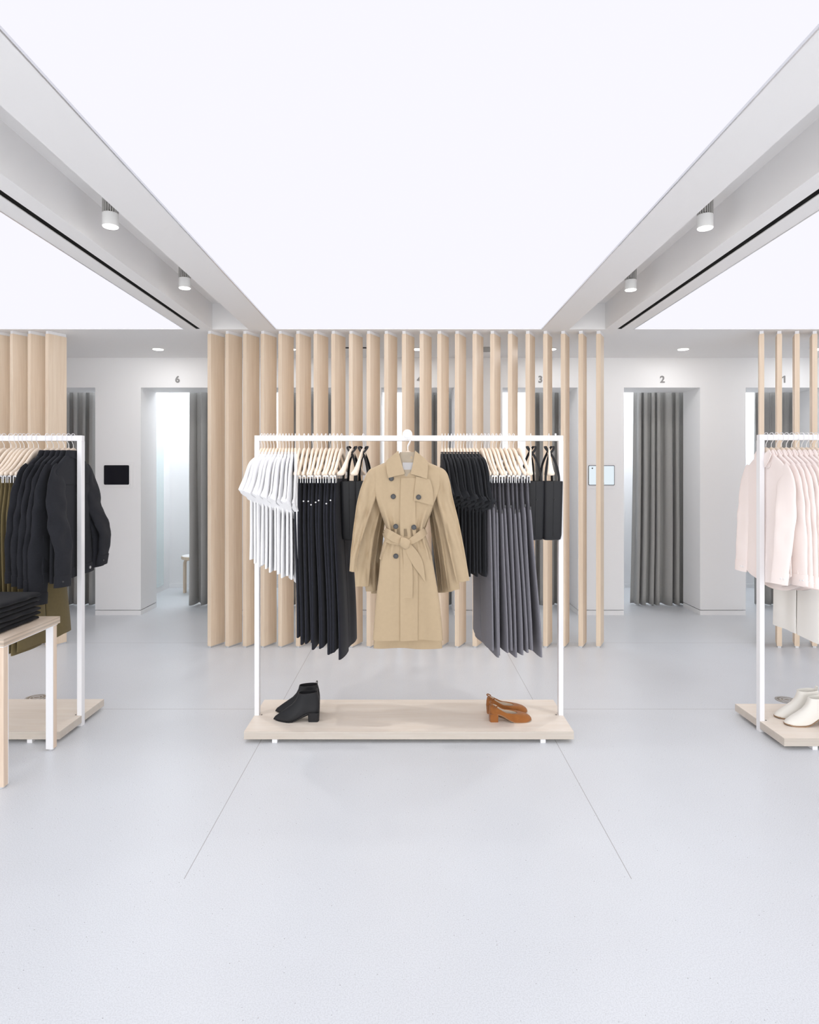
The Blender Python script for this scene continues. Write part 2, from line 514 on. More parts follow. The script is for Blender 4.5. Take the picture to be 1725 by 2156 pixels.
# ceiling: strips and troughs between the luminous membranes
TR = [(-1.565, -1.28), (1.27, 1.56)]
bm = bmesh.new()
box(bm, -ROOM_X, ROOM_X, PANEL_BACK, REAR_Y + 0.1, CEIL, 2.86)
for s in (-1, 1):
    def bx(a, b, z0, z1):
        box(bm, min(s * a, s * b), max(s * a, s * b), FRONT_Y, PANEL_BACK, z0, z1)
    bx(1.063, 1.278, CEIL, 2.86)
    bx(1.278, 1.566, 2.759, 2.86)
    bx(1.566, 1.658, CEIL, 2.86)
    bx(1.658, 1.694, 2.60, 2.86)
    bx(1.694, 1.789, CEIL, 2.86)
    bx(3.93, ROOM_X, CEIL, 2.86)
box(bm, -ROOM_X, ROOM_X, FRONT_Y, PANEL_BACK, 2.86, 2.92)
struct('ceiling', bm, M['ceil'])
bm = bmesh.new()
for s in (-1, 1):        # slim metal edge around the membranes
    for x in (1.057, 1.789, 3.922):
        a, b = s * x, s * (x + 0.006)
        box(bm, min(a, b), max(a, b), FRONT_Y, PANEL_BACK, CEIL - 0.002, 2.60)
struct('trim_1', bm, M['alu'])
for name_l, x0, x1 in (('large luminous white stretch ceiling panel above the central rack', -1.057, 1.057),
                       ('luminous white stretch ceiling panel above the left rack with the black jackets', -3.922, -1.795),
                       ('luminous white stretch ceiling panel above the right rack with the pink shirts', 1.795, 3.922)):
    tag(mobj('ceiling_light_panel', bbox(x0, x1, FRONT_Y + 0.01, PANEL_BACK - 0.001, CEIL + 0.008, CEIL + 0.03), M['panel']),
        name_l, 'light panel', 'luminous ceiling panels')
for s, side in ((-1, 'left'), (1, 'right')):
    a, b = s * 1.659, s * 1.693
    tag(mobj('track_slot', bbox(min(a, b), max(a, b), FRONT_Y + 0.01, PANEL_BACK - 0.002, CEIL + 0.004, CEIL + 0.03), M['black_slot']),
        'long black linear slot in the ceiling strip %s of the big luminous panel' % side, 'ceiling slot', 'black ceiling slots')

# spotlights hanging in the troughs
def spotlight(x, y, label):
    t = thing('ceiling_spotlight', label, 'spotlight', (x, y, 2.759), 0, 'spotlights in the ceiling troughs')
    bm = bmesh.new(); cyl(bm, (0, 0), 0.022, -0.10, 0.0, 20)
    for k in range(22):
        a = 2 * PI * k / 22
        c, s_ = math.cos(a), math.sin(a)
        prism(bm, [(0.018 * c - 0.0016 * s_, 0.018 * s_ + 0.0016 * c), (0.018 * c + 0.0016 * s_, 0.018 * s_ - 0.0016 * c),
                   (0.037 * c + 0.0016 * s_, 0.037 * s_ - 0.0016 * c), (0.037 * c - 0.0016 * s_, 0.037 * s_ + 0.0016 * c)], -0.115, -0.005)
    mobj('heat_sink', bm, M['fins'], t)
    bm = bmesh.new(); cyl(bm, (0, 0), 0.037, -0.173, -0.112, 32); mobj('housing', bm, M['fixture'], t, True, angle=40)
    bm = bmesh.new(); cyl(bm, (0, 0), 0.034, -0.176, -0.1725, 32); mobj('lens', bm, M['lens'], t)
    lamp('spot_beam', (x, y, 2.577), 0.07, SPOT_WATTS, spread=math.radians(120),
         rot=(0, math.radians(-32 if x < 0 else 32), 0))   # beams tilted towards the middle rack
    return t
spotlight(-1.43, 3.05, 'white finned spotlight in the left ceiling trough, nearer of the two')
spotlight(-1.43, 4.06, 'white finned spotlight in the left ceiling trough, farther and smaller of the two')
spotlight(1.43, 3.07, 'white finned spotlight in the right ceiling trough, nearer of the two')
spotlight(1.43, 4.10, 'white finned spotlight in the right ceiling trough, farther and smaller of the two')

# downlights, vent and speaker in the low ceiling before the fitting rooms
def downlight(px, label):
    y = 5.87
    x = (px - VX) * y / FPX
    t = thing('recessed_downlight', label, 'downlight', (x, y, CEIL), 0, 'round downlights before the fitting rooms')
    bm = bmesh.new(); cyl(bm, (0, 0), 0.058, -0.004, 0.0, 32, 0.062); mobj('trim_ring', bm, M['fixture'], t)
    bm = bmesh.new(); cyl(bm, (0, 0), 0.047, -0.0065, -0.0035, 32); mobj('lens', bm, M['lens'], t)
    lamp('downlight_beam', (x, y, CEIL - 0.01), 0.08, SPOT_WATTS * 0.38, spread=PI)
downlight(333, 'round recessed downlight in front of fitting room 6')
downlight(612, 'round recessed downlight half hidden by the fins near the left end of the screen')
downlight(880, 'round recessed downlight above the number 4, between two fins')
downlight(1160, 'round recessed downlight above the number 3, between two fins')
downlight(1439, 'round recessed downlight in front of fitting room 2')
downlight(1722, 'round recessed downlight at the right edge, above the thin fins')
tag(mobj('ceiling_vent', bbox(-0.60, -0.385, 5.79, 5.825, CEIL - 0.004, CEIL), M['black_slot']),
    'narrow dark linear vent in the low ceiling behind the fins', 'vent')
bm = bmesh.new(); cyl(bm, ((1026 - VX) * 5.88 / FPX, 5.88), 0.115, CEIL - 0.005, CEIL, 40)
tag(mobj('ceiling_speaker', bm, M['grille'], None), 'round grey ceiling speaker grille seen between two fins', 'speaker')
bm = bmesh.new(); cyl(bm, ((1707 - VX) * 5.80 / FPX, 5.80), 0.018, CEIL - 0.02, CEIL, 20)
tag(mobj('sprinkler_head', bm, M['wire'], None), 'tiny white sprinkler head in the low ceiling beside the thin fins', 'sprinkler')

for a, b in zip(PART, PART[1:]):
    lamp('booth_light', ((a + b) / 2, 7.35, 2.53), b - a - 0.3, BOOTH_WATTS, (0.93, 0.96, 1.0), PI, 0.8)

# numbers above the openings
def number(ch, px, h=0.070):
    cu = bpy.data.curves.new('number', 'FONT')
    cu.body = ch
    cu.size = 0.1
    cu.extrude = 0.0015
    cu.offset = 0.0030
    cu.align_x = 'CENTER'
    tmp = bpy.data.objects.new('tmp', cu)
    COL.objects.link(tmp)
    dg = bpy.context.evaluated_depsgraph_get()
    me = bpy.data.meshes.new_from_object(tmp.evaluated_get(dg))
    bpy.data.objects.remove(tmp)
    if ch == '1':      # stem with a slanted flag
        bm = bmesh.new()
        pts = [(0.020, 0.0), (0.034, 0.0), (0.034, 0.072), (0.022, 0.072), (0.002, 0.058), (0.002, 0.045), (0.020, 0.057)]
        loft(bm, [[(x, y, -0.0015) for x, y in pts], [(x, y, 0.0015) for x, y in pts]])
        bmesh.ops.recalc_face_normals(bm, faces=bm.faces)
        me = bpy.data.meshes.new('number'); bm.to_mesh(me); bm.free()
    ys = [v.co.y for v in me.vertices]; xs_ = [v.co.x for v in me.vertices]
    k = h / (max(ys) - min(ys)); cx = (max(xs_) + min(xs_)) / 2
    for v in me.vertices:
        v.co = Vector(((v.co.x - cx) * k, -0.003 - v.co.z, (v.co.y - min(ys)) * k))
    me.materials.append(M['digit'])
    o = bpy.data.objects.new('room_number', me)
    COL.objects.link(o)
    o.location = ((px - VX) / 212.4, WALL_Y - 0.0005, 2.304)
    tag(o, 'grey numeral %s on the white wall above its fitting-room opening' % ch, 'number', 'fitting-room numbers')
for ch, px in (('6', 374), ('5', 640), ('4', 883), ('3', 1138), ('2', 1395), ('1', 1650.5)):
    number(ch, px)

# curtains hanging behind the openings
def curtain(x0, x1, label, seed, waves, amp=0.045, y=6.79, z0=0.012, gather=0.0, flare=0.0):
    bm = bmesh.new()
    n, mrows = 120, 26
    rnd = random.Random(seed)
    ph = [rnd.uniform(0, 6.28) for _ in range(4)]
    rows = []
    for j in range(mrows + 1):
        f = j / mrows
        z = 2.33 + (z0 - 2.33) * f
        row = []
        for i in range(n + 1):
            s = i / n
            k = s + 0.035 * math.sin(2 * PI * s * 1.3 + ph[0]) + 0.02 * math.sin(2 * PI * s * 3.1 + ph[1])
            wv = math.sin(2 * PI * waves * k + ph[2] + 0.5 * f * math.sin(3 * s + ph[3]))
            wv = math.copysign(abs(wv) ** 0.75, wv)
            a = amp * (0.65 + 0.45 * f) * (0.6 + 0.6 * noise.noise(Vector((s * 5 + seed, f * 1.2, seed))) + 0.4)
            yy = y + a * wv + 0.012 * noise.noise(Vector((s * 3, f * 3, seed * 2.3)))
            x = x0 + (x1 - x0) * s + gather * math.sin(PI * min(f * 1.3, 1)) * (0.5 - s) * 0.1 - flare * f * f * (1 - s)
            x += 0.018 * math.sin(2 * PI * waves * 2 * k + ph[2]) * 0.5
            row.append(Vector((x, yy, z + (0.012 * noise.noise(Vector((s * 9, seed, 1.0))) if j == mrows else 0))))
        rows.append(row)
    fr = [[bm.verts.new(p) for p in r] for r in rows]
    bk = [[bm.verts.new(p + Vector((0, 0.004, 0))) for p in r] for r in rows]
    for g in (fr, bk):
        for a, b in zip(g, g[1:]):
            for i in range(n):
                bm.faces.new((a[i], a[i + 1], b[i + 1], b[i]))
    for i in range(n):
        bm.faces.new((fr[0][i], fr[0][i + 1], bk[0][i + 1], bk[0][i]))
        bm.faces.new((fr[-1][i], fr[-1][i + 1], bk[-1][i + 1], bk[-1][i]))
    for j in range(mrows):
        bm.faces.new((fr[j][0], fr[j + 1][0], bk[j + 1][0], bk[j][0]))
        bm.faces.new((fr[j][n], fr[j + 1][n], bk[j + 1][n], bk[j][n]))
    tag(mobj('fitting_room_curtain', bm, M['curtain'], None, True), label, 'curtain', 'grey fitting-room curtains')
def cx(px, y=6.79): return (px - VX) * y / FPX
curtain(-3.95, cx(212), 'grey felt curtain behind the jackets, closing the opening left of number 6', 3, 7, 0.04)
curtain(cx(401), -1.83, 'grey felt curtain drawn to the right side of fitting room 6, stool behind it', 5, 3.5, 0.055)
curtain(cx(611), cx(716), 'grey felt curtain seen through the fins behind the white tops and black trousers', 8, 6, 0.045)
curtain(cx(872), cx(966), 'grey felt curtain of fitting room 4, seen through the fins above the trench coat', 11, 5, 0.045)
curtain(cx(1122), cx(1196), 'grey felt curtain of fitting room 3, seen through the fins behind the right-hand bags', 14, 4, 0.05)
curtain(cx(1338), cx(1452), 'grey felt curtain in fitting room 2, fully in view between fins and pink shirts', 19, 7, 0.05, flare=0.03)
curtain(cx(1589), cx(1694), 'grey felt curtain of fitting room 1, behind the thin fins and pink shirts', 23, 6, 0.045)

# mirror and stool inside room 6
t = thing('wall_mirror', 'tall frameless mirror on the side wall inside fitting room 6', 'mirror', (-2.949, 7.17, 0.07))
mobj('glass', bbox(0.0015, 0.006, -0.42, 0.47, 0, 2.13), M['mirror'], t)
mobj('backing', bbox(0.0, 0.0015, -0.418, 0.468, 0.002, 2.128), M['bezel'], t)
def stool(x, y):
    t = thing('three_legged_stool', 'round white-topped birch stool inside fitting room 6, half behind its curtain', 'stool', (x, y, 0), 0.35)
    bm = bmesh.new()
    n = 40
    prof = [(0.165, 0.403), (0.172, 0.407), (0.174, 0.42), (0.172, 0.437), (0.166, 0.4395)]
    loft(bm, [[(r * math.cos(2 * PI * i / n), r * math.sin(2 * PI * i / n), z) for i in range(n)] for r, z in prof])
    mobj('seat', bm, M['birch'], t, True, angle=40)
    bm = bmesh.new(); cyl(bm, (0, 0), 0.166, 0.4395, 0.442, 40); mobj('seat_top', bm, M['stool_top'], t)
    for k in range(3):
        a = 2 * PI * k / 3 + 2.75
        d = Vector((math.cos(a), math.sin(a), 0)); s = Vector((-d.y, d.x, 0))
        bm = bmesh.new()
        path = [(0.05, 0.393), (0.105, 0.392), (0.128, 0.383), (0.140, 0.36), (0.142, 0.33), (0.142, 0.18), (0.142, 0.0)]
        rings = []
        for i, (r, z) in enumerate(path):
            a_, b_ = path[max(i - 1, 0)], path[min(i + 1, len(path) - 1)]
            tx, tz = b_[0] - a_[0], b_[1] - a_[1]
            L = math.hypot(tx, tz); nx, nz = -tz / L, tx / L
            c = d * r + Vector((0, 0, z)); nn = d * nx + Vector((0, 0, nz))
            rings.append([c + nn * .011 + s * .025, c + nn * .011 - s * .025, c - nn * .011 - s * .025, c - nn * .011 + s * .025])
        loft(bm, rings)
        mobj('leg', bm, M['birch'], t)
stool(-2.50, 7.50)

# wall tablets
def rrect(bm, x0, x1, z0, z1, y0, y1, r=0.01, n=5):
    pts = []
    for cx_, cz_, a0 in ((x1 - r, z1 - r, 0), (x0 + r, z1 - r, 90), (x0 + r, z0 + r, 180), (x1 - r, z0 + r, 270)):
        for k in range(n + 1):
            a = math.radians(a0 + 90 * k / n)
            pts.append((cx_ + r * math.cos(a), cz_ + r * math.sin(a)))
    loft(bm, [[(x, y0, z) for x, z in pts], [(x, y1, z) for x, z in pts]])
def wpx(px): return (px - VX) / 212.4
def wpz(py): return 1.4 + (998 - py) / 212.4
t = thing('wall_tablet', 'white framed wall tablet with dark screen beside fitting room 6', 'tablet', (wpx(248.5), WALL_Y, wpz(1000)), 0, 'wall tablets')
def rel(px, py, ox, oy): return ((px - ox) / 212.4, (oy - py) / 212.4)
def tablet_part(name, p0, p1, y0, y1, m, par, o0, r):
    a = rel(p0[0], p1[1], *o0); b = rel(p1[0], p0[1], *o0)
    bm = bmesh.new(); rrect(bm, a[0], b[0], a[1], b[1], y0, y1, r)
    return mobj(name, bm, m, par)
tablet_part('mounting_plate', (217, 973), (280.5, 1026.5), -0.006, 0, M['frame'], t, (248.5, 1000), 0.008)
tablet_part('frame', (218.5, 975.5), (275, 1024.5), -0.012, -0.006, M['frame'], t, (248.5, 1000), 0.02)
tablet_part('screen', (220, 979.5), (273, 1020.5), -0.0135, -0.012, M['screen_off'], t, (248.5, 1000), 0.012)
t = thing('wall_tablet', 'white framed wall tablet with lit pale screen, partly behind the last fin', 'tablet', (wpx(1266), WALL_Y, wpz(1001)), 0, 'wall tablets')
tablet_part('mounting_plate', (1235, 975.5), (1297.5, 1028), -0.006, 0, M['frame'], t, (1266, 1001), 0.004)
tablet_part('bezel', (1238.8, 979.8), (1294, 1021.8), -0.010, -0.006, M['bezel'], t, (1266, 1001), 0.010)
sc_ = tablet_part('screen', (1240, 981), (1292.8, 1020.6), -0.0115, -0.010, M['screen_on'], t, (1266, 1001), 0.007)
bm = bmesh.new(); a = rel(1247, 986, 1266, 1001); disc_y(bm, a[0], -0.0125, -0.0115, a[1], 0.007)
mobj('camera_dot', bm, M['bezel'], sc_)
bm = bmesh.new(); a = rel(1270.5, 1017.5, 1266, 1001); disc_y(bm, a[0], -0.0125, -0.0115, a[1], 0.006)
mobj('home_dot', bm, M['bezel'], sc_)

# floor covers
def drain(x, y, label):
    t = thing('floor_cover', label, 'floor cover', (x, y, 0), 0, 'round metal floor covers')
    bm = bmesh.new(); cyl(bm, (0, 0), 0.064, 0.0, 0.003, 48); mobj('disc', bm, M['bronze'], t)
    bm = bmesh.new()
    for r in (0.058, 0.036, 0.018):
        n = 48
        loft(bm, [[((r + d) * math.cos(2 * PI * i / n), (r + d) * math.sin(2 * PI * i / n), z) for i in range(n)]
                  for d, z in ((-.002, .003), (-.001, .0042), (.001, .0042), (.002, .003))], False, False)
    mobj('ring', bm, M['alu'], t)
drain(2.34, 3.94, 'round metal floor cover behind the cream boots')
drain(-2.33, 3.98, 'round metal floor cover behind the left rack base')

# ------------------------------------------------------------------ timber fins
FIN_A = math.radians(26)
def make_fin(label, group):
    t = thing('timber_fin', label, 'fin', (0, 0, 0), -FIN_A, group)
    mobj('board', bbox(0, 0.036, 0, 0.163, 0.012, 2.530, 0.0015), M['fin'], t)
    mobj('foot_bracket', bbox(0.006, 0.030, 0.004, 0.159, 0.0, 0.012), M['alu'], t)
    mobj('top_bracket', bbox(0.004, 0.032, 0.003, 0.160, 2.530, CEIL), M['white'], t)
    return t
fin0 = None
def place_fin(px, label, group):
    global fin0
    y = 5.135
    loc = ((px - VX) * y / FPX, y, 0)
    if fin0 is None:
        fin0 = make_fin(label, group); fin0.location = loc
    else:
        dup(fin0, loc, -FIN_A, label, group)
for i in range(23):
    place_fin(437 + 37.2 * i, 'pale maple fin in the middle screen, ' + nth(i, 23, 'left', 'right') if i not in () else '', 'fins of the middle screen')
for k, px in enumerate((-91, -53.5, -16.3, 20.6, 58, 95.2)):
    place_fin(px, 'broad pale maple fin of the left screen, %s' % ('beside the grey curtain' if k == 5 else ORD[5 - k] + ' from the grey curtain'), 'fins of the left screen')
for k, px in enumerate((1599, 1636.3, 1673.5, 1710.6, 1748)):
    place_fin(px, 'thin-looking pale maple fin of the right screen above the pink shirts, %s' % nth(k, 9, 'left', 'right'), 'fins of the right screen')

# ------------------------------------------------------------------ racks
BAR_Y = 3.549
TOP = 1.614
PT = 0.060
def rack(x0, x1, yc, yf, yb, label, dots):
    t = thing('clothing_rack', label, 'clothing rack', ((x0 + x1) / 2, yc, 0), 0, 'white framed clothing racks')
    hw = (x1 - x0) / 2
    d0, d1 = yf - yc, yb - yc
    bm = bmesh.new(); box(bm, -hw, hw, -0.016, 0.016, TOP - 0.030, TOP, 0.0015); mobj('top_rail', bm, M['white'], t)
    for s in (-1, 1):
        a, b = s * hw, s * (hw - 0.026)
        bm = bmesh.new(); box(bm, min(a, b), max(a, b), -0.018, 0.018, 0.0, TOP - 0.030, 0.0015); mobj('upright', bm, M['white'], t)
        a, b = s * (hw - 0.145), s * (hw - 0.172)
        bm = bmesh.new(); box(bm, min(a, b), max(a, b), d0 + 0.003, d1 - 0.003, 0.0, PT - 0.040, 0.001); mobj('foot_runner', bm, M['white'], t)
    bm = bmesh.new()
    nx, ny = hw - 0.0265, 0.0188
    e = 0.0005
    pts = [(-hw - e, d0), (hw + e, d0), (hw + e, -ny), (nx, -ny), (nx, ny), (hw + e, ny), (hw + e, d1), (-hw - e, d1), (-hw - e, ny), (-nx, ny), (-nx, -ny), (-hw - e, -ny)]
    prism(bm, pts, PT - 0.040, PT)
    mobj('platform', bm, M['plat'], t)
    for s in dots:
        bm = bmesh.new(); cyl(bm, (s * (hw - 0.038), -0.008), 0.004, PT, PT + 0.0012, 16); mobj('screw_cap', bm, M['bezel'], t)
    return t
rack(-0.8575 + 0.0005, 0.8575 + 0.0005, BAR_Y, 3.309, 3.780, 'middle white garment rack with pale plywood base, trench coat on its front', (-1, 1))
rack(-3.531, -1.816, BAR_Y, 3.309, 3.790, 'left white garment rack with plywood base, black jackets on it, cut by the frame', (1,))
RB_Y = 3.468
rack(1.904, 3.619, RB_Y, 3.2255, 3.712, 'right white garment rack with plywood base, pink shirts on it, cut by the frame', (-1,))

# ------------------------------------------------------------------ hangers and hung clothes
# local frame of everything hung: +x runs along the shoulders towards the aisle, z = 0 is the top of the rail
def hang_z(a):
    return -0.088 - 0.125 * (0.22 * a + 0.78 * a * a * (3 - 2 * a))

HANGER_MESH = {}
def hanger_meshes(kind):
    if kind in HANGER_MESH:
        return HANGER_MESH[kind]
    parts = []
    bm = bmesh.new()
    rings = []
    N = 34
    for i in range(N + 1):
        s = -1 + 2 * i / N
        a = abs(s)
        HL = 0.172 if kind == 'plain' else 0.200
        u = HL * s
        zc = hang_z(a)
        hgt = 0.022 - 0.0095 * min(1, a * 2.2)
        th = 0.0072 if kind != 'broad' else 0.0062 + 0.013 * max(0, (a - 0.35) / 0.65)
        hgt *= 1.0 if a < 0.97 else 0.75
        sl = 0.0
        if 0 < a < 1:
            sl = (hang_z(min(1, a + .02)) - hang_z(max(0, a - .02))) / (HL * .04) * math.copysign(1, s)
        L = math.hypot(1, sl); nx, nz = -sl / L, 1 / L
        ring = []
        for k in range(10):
            an = 2 * PI * k / 10
            cu, cv = math.cos(an), math.sin(an)
            cu = math.copysign(abs(cu) ** 0.7, cu); cv = math.copysign(abs(cv) ** 0.7, cv)
            ring.append((u + nx * hgt * cu, th * cv, zc + nz * hgt * cu))
        rings.append(ring)
    loft(bm, rings)
    parts.append(('wooden_body', bm, M['hang'], True))
    bm = bmesh.new()
    tube(bm, [(0, 0, -0.070), (0.001, 0, -0.050), (0.012, 0, -0.038), (0.0225, 0, -0.024), (0.0235, 0, -0.006), (0.015, 0, 0.0075),
              (0.0, 0, 0.0105), (-0.015, 0, 0.006), (-0.0215, 0, -0.006), (-0.0225, 0, -0.014)], 0.0019, 6, 4)
    parts.append(('hook', bm, M['wire'], True))
    if kind == 'clips':
        for s in (-1, 1):
            bm = bmesh.new()
            u = s * 0.155
            box(bm, u - 0.009, u + 0.009, -0.0035, 0.0035, -0.228, -0.190, 0.001)
            box(bm, u - 0.013, u + 0.013, -0.0085, -0.0050, -0.262, -0.222, 0.0012)
            box(bm, u - 0.013, u + 0.013, 0.0050, 0.0085, -0.262, -0.222, 0.0012)
            tube(bm, [(u - 0.010, 0, -0.224), (u + 0.010, 0, -0.224)], 0.0052, 8, 1)
            parts.append(('clip', bm, M['clip'], False))
    HANGER_MESH[kind] = []
    for nm, bm, m_, sm in parts:
        bmesh.ops.recalc_face_normals(bm, faces=bm.faces)
        me = bpy.data.meshes.new(nm); bm.to_mesh(me); bm.free()
        for p_ in me.polygons: p_.use_smooth = sm
        me.materials.append(m_)
        HANGER_MESH[kind].append((nm, me))
    return HANGER_MESH[kind]

def hanger(kind, x, y, yaw, label, group, z=TOP):
    t = thing('clothes_hanger', label, 'hanger', (x, y, z), -PI / 2 + yaw, group)
    for nm, me in hanger_meshes(kind):
        o = bpy.data.objects.new(nm, me); COL.objects.link(o); o.parent = t
    return t

def sstep(a, b, x):
    t = max(0.0, min(1.0, (x - a) / (b - a)))
    return t * t * (3 - 2 * t)

def flutter_top(root, m, seed, hem, droop, twist, ruffle=0.004):
    rows = [(-0.098, -0.050, 0.050, 0.007, 0), (-0.112, -0.085, 0.085, 0.009, 0), (-0.135, -0.125, 0.125, 0.0092, 0),
            (-0.175, -0.170, 0.170, 0.0092, 0), (-0.24, -0.190, 0.190, 0.009, 0), (-0.40, -0.195, 0.195, 0.0098, 0),
            (-0.58, -0.200, 0.200, 0.0104, 0), (hem, -0.205, 0.205, 0.0106, 0)]
    def fold(t, z):
        g = sstep(0.2, 0.7, -z)
        return g * (0.0035 * math.sin(7 * t + seed) + 0.007 * noise.noise(Vector((t * 3.0 + seed, z * 1.5, seed * 1.7))))
    bm = bmesh.new(); shell(bm, rows, 26, 3.0, fold, 4)
    mobj('body', bm, m, root, True, angle=70)
    for s in (1, -1):
        d = droop if s == 1 else 0.5
        e = Vector((0.218 - 0.035 * d, 0, -0.335 - 0.085 * d))
        path = [(s * 0.10, 0, -0.150), (s * 0.150, 0, -0.200), (s * (e.x - 0.03), 0, e.z + 0.055), (s * e.x, 0, e.z)]
        ab = [(0.035, 0.006), (0.068, 0.0085), (0.090, 0.0095), (0.099, 0.0115)]
        bm = bmesh.new()
        full = catmull([p + q for p, q in zip(path, ab)], 7)
        rings = []
        n = 26
        for i, q in enumerate(full):
            f = i / (len(full) - 1)
            c = Vector(q[:3])
            t = (Vector(full[min(i + 1, len(full) - 1)][:3]) - Vector(full[max(i - 1, 0)][:3])).normalized()
            sd = Vector((math.sin(twist) * s * f, math.cos(twist * f), 0)); sd = (sd - t * sd.dot(t)).normalized()
            wd = t.cross(sd).normalized()
            ring = []
            for k in range(n):
                th = 2 * PI * k / n
                p = c + wd * (q[3] * math.cos(th)) + sd * (q[4] * math.sin(th))
                p += sd * (ruffle * f * math.sin(6 * math.cos(th) * 1.6 + seed * 2.1) + 0.003 * noise.noise(p * 16 + Vector((seed, 0, 0))))
                ring.append(p)
            rings.append(ring)
        loft(bm, rings)
        mobj('sleeve', bm, m, root, True, angle=60)
    bm = bmesh.new()
    n = 28
    loft(bm, [[(r * math.cos(2 * PI * k / n), v * math.sin(2 * PI * k / n), z) for k in range(n)]
              for r, v, z in ((0.062, 0.0085, -0.108), (0.060, 0.0088, -0.094), (0.052, 0.0075, -0.092), (0.050, 0.006, -0.105))], False, False)
    mobj('neckband', bm, m, root, True)

def trousers(root, m, seed, hem, waist=-0.240, w0=0.165, w1=0.20, w2=0.222, th=0.0105, lean=0.0, amp=0.005, fly=None, gap=0.004):
    """Waist clipped level, two legs hanging down side by side along the hanger."""
    def ln(z): return lean * sstep(0.30, 1.15, -z)
    def fold(t, z):
        g = sstep(0.28, 0.8, -z)
        return g * (amp * math.sin(3.2 * t + seed * 1.3) + amp * 1.6 * noise.noise(Vector((t * 2.2 + seed, z * 1.3, seed))))
    crotch = waist - 0.27
    bm = bmesh.new()
    shell(bm, [(waist - 0.038, -w0, w0, th * 0.72, 0), (waist - 0.10, -w0 * 1.06, w0 * 1.06, th, 0), (waist - 0.19, -w1 * 0.97, w1 * 0.97, th, ln(waist - .19)),
               (crotch, -w1, w1, th, ln(crotch))], 24, 3.2, fold, 4)
    mobj('seat', bm, m, root, True, angle=70)
    for s in (-1, 1):
        rows = []
        for k in range(7):
            f = k / 6
            z = crotch + 0.03 + (hem - crotch - 0.03) * f
            wo = w1 + (w2 - w1) * f
            a, b = s * gap * min(1, f * 3), s * wo
            rows.append((z, min(a, b), max(a, b), th * (1 + 0.12 * f), ln(z)))
        bm = bmesh.new()
        shell(bm, rows, 16, 2.6, lambda t, z, s=s: fold(s * 0.5 + t * 0.5, z), 4)
        mobj('leg', bm, m, root, True, angle=70)
    bm = bmesh.new()
    shell(bm, [(waist, -w0, w0, th * 0.62, 0), (waist - 0.004, -w0 - .001, w0 + .001, th * 0.80, 0), (waist - 0.036, -w0 - .002, w0 + .002, th * 0.84, 0),
               (waist - 0.040, -w0 - .001, w0 + .001, th * 0.70, 0)], 22, 3.2, None, 1)
    mobj('waistband', bm, m, root, True, angle=50)
    if fly == 'stud':
        bm = bmesh.new()
        z = waist - 0.125 - 0.012 * math.sin(seed)
        u = w0 * 1.10 + 0.004
        loft(bm, [[(u + dx, r * math.cos(2 * PI * k / 14), z + r * math.sin(2 * PI * k / 14)) for k in range(14)]
                  for dx, r in ((-0.006, 0.004), (0.001, 0.004), (0.0025, 0.0025))])
        mobj('stud', bm, M['stud'], root)
    if fly == 'cord':
        bm = bmesh.new()
        L = 0.155 + 0.02 * math.sin(seed * 2)
        ribbon(bm, [(w0 - 0.012, 0, waist - 0.004), (w0 + 0.006, 0, waist - 0.020), (w0 * 1.06 + 0.004, 0.001, waist - 0.09), (w0 * 1.14 + 0.004, 0.0, waist - L)], 0.0052, 0.003, (0, 1, 0), 5)
        o = mobj('drawcord', bm, M['tie'], root, True)
        bm = bmesh.new()
        box(bm, w0 * 1.14 + 0.001, w0 * 1.14 + 0.009, -0.0045, 0.0045, waist - L - 0.012, waist - L + 0.004, 0.002)
        mobj('cord_end', bm, M['button'], o)

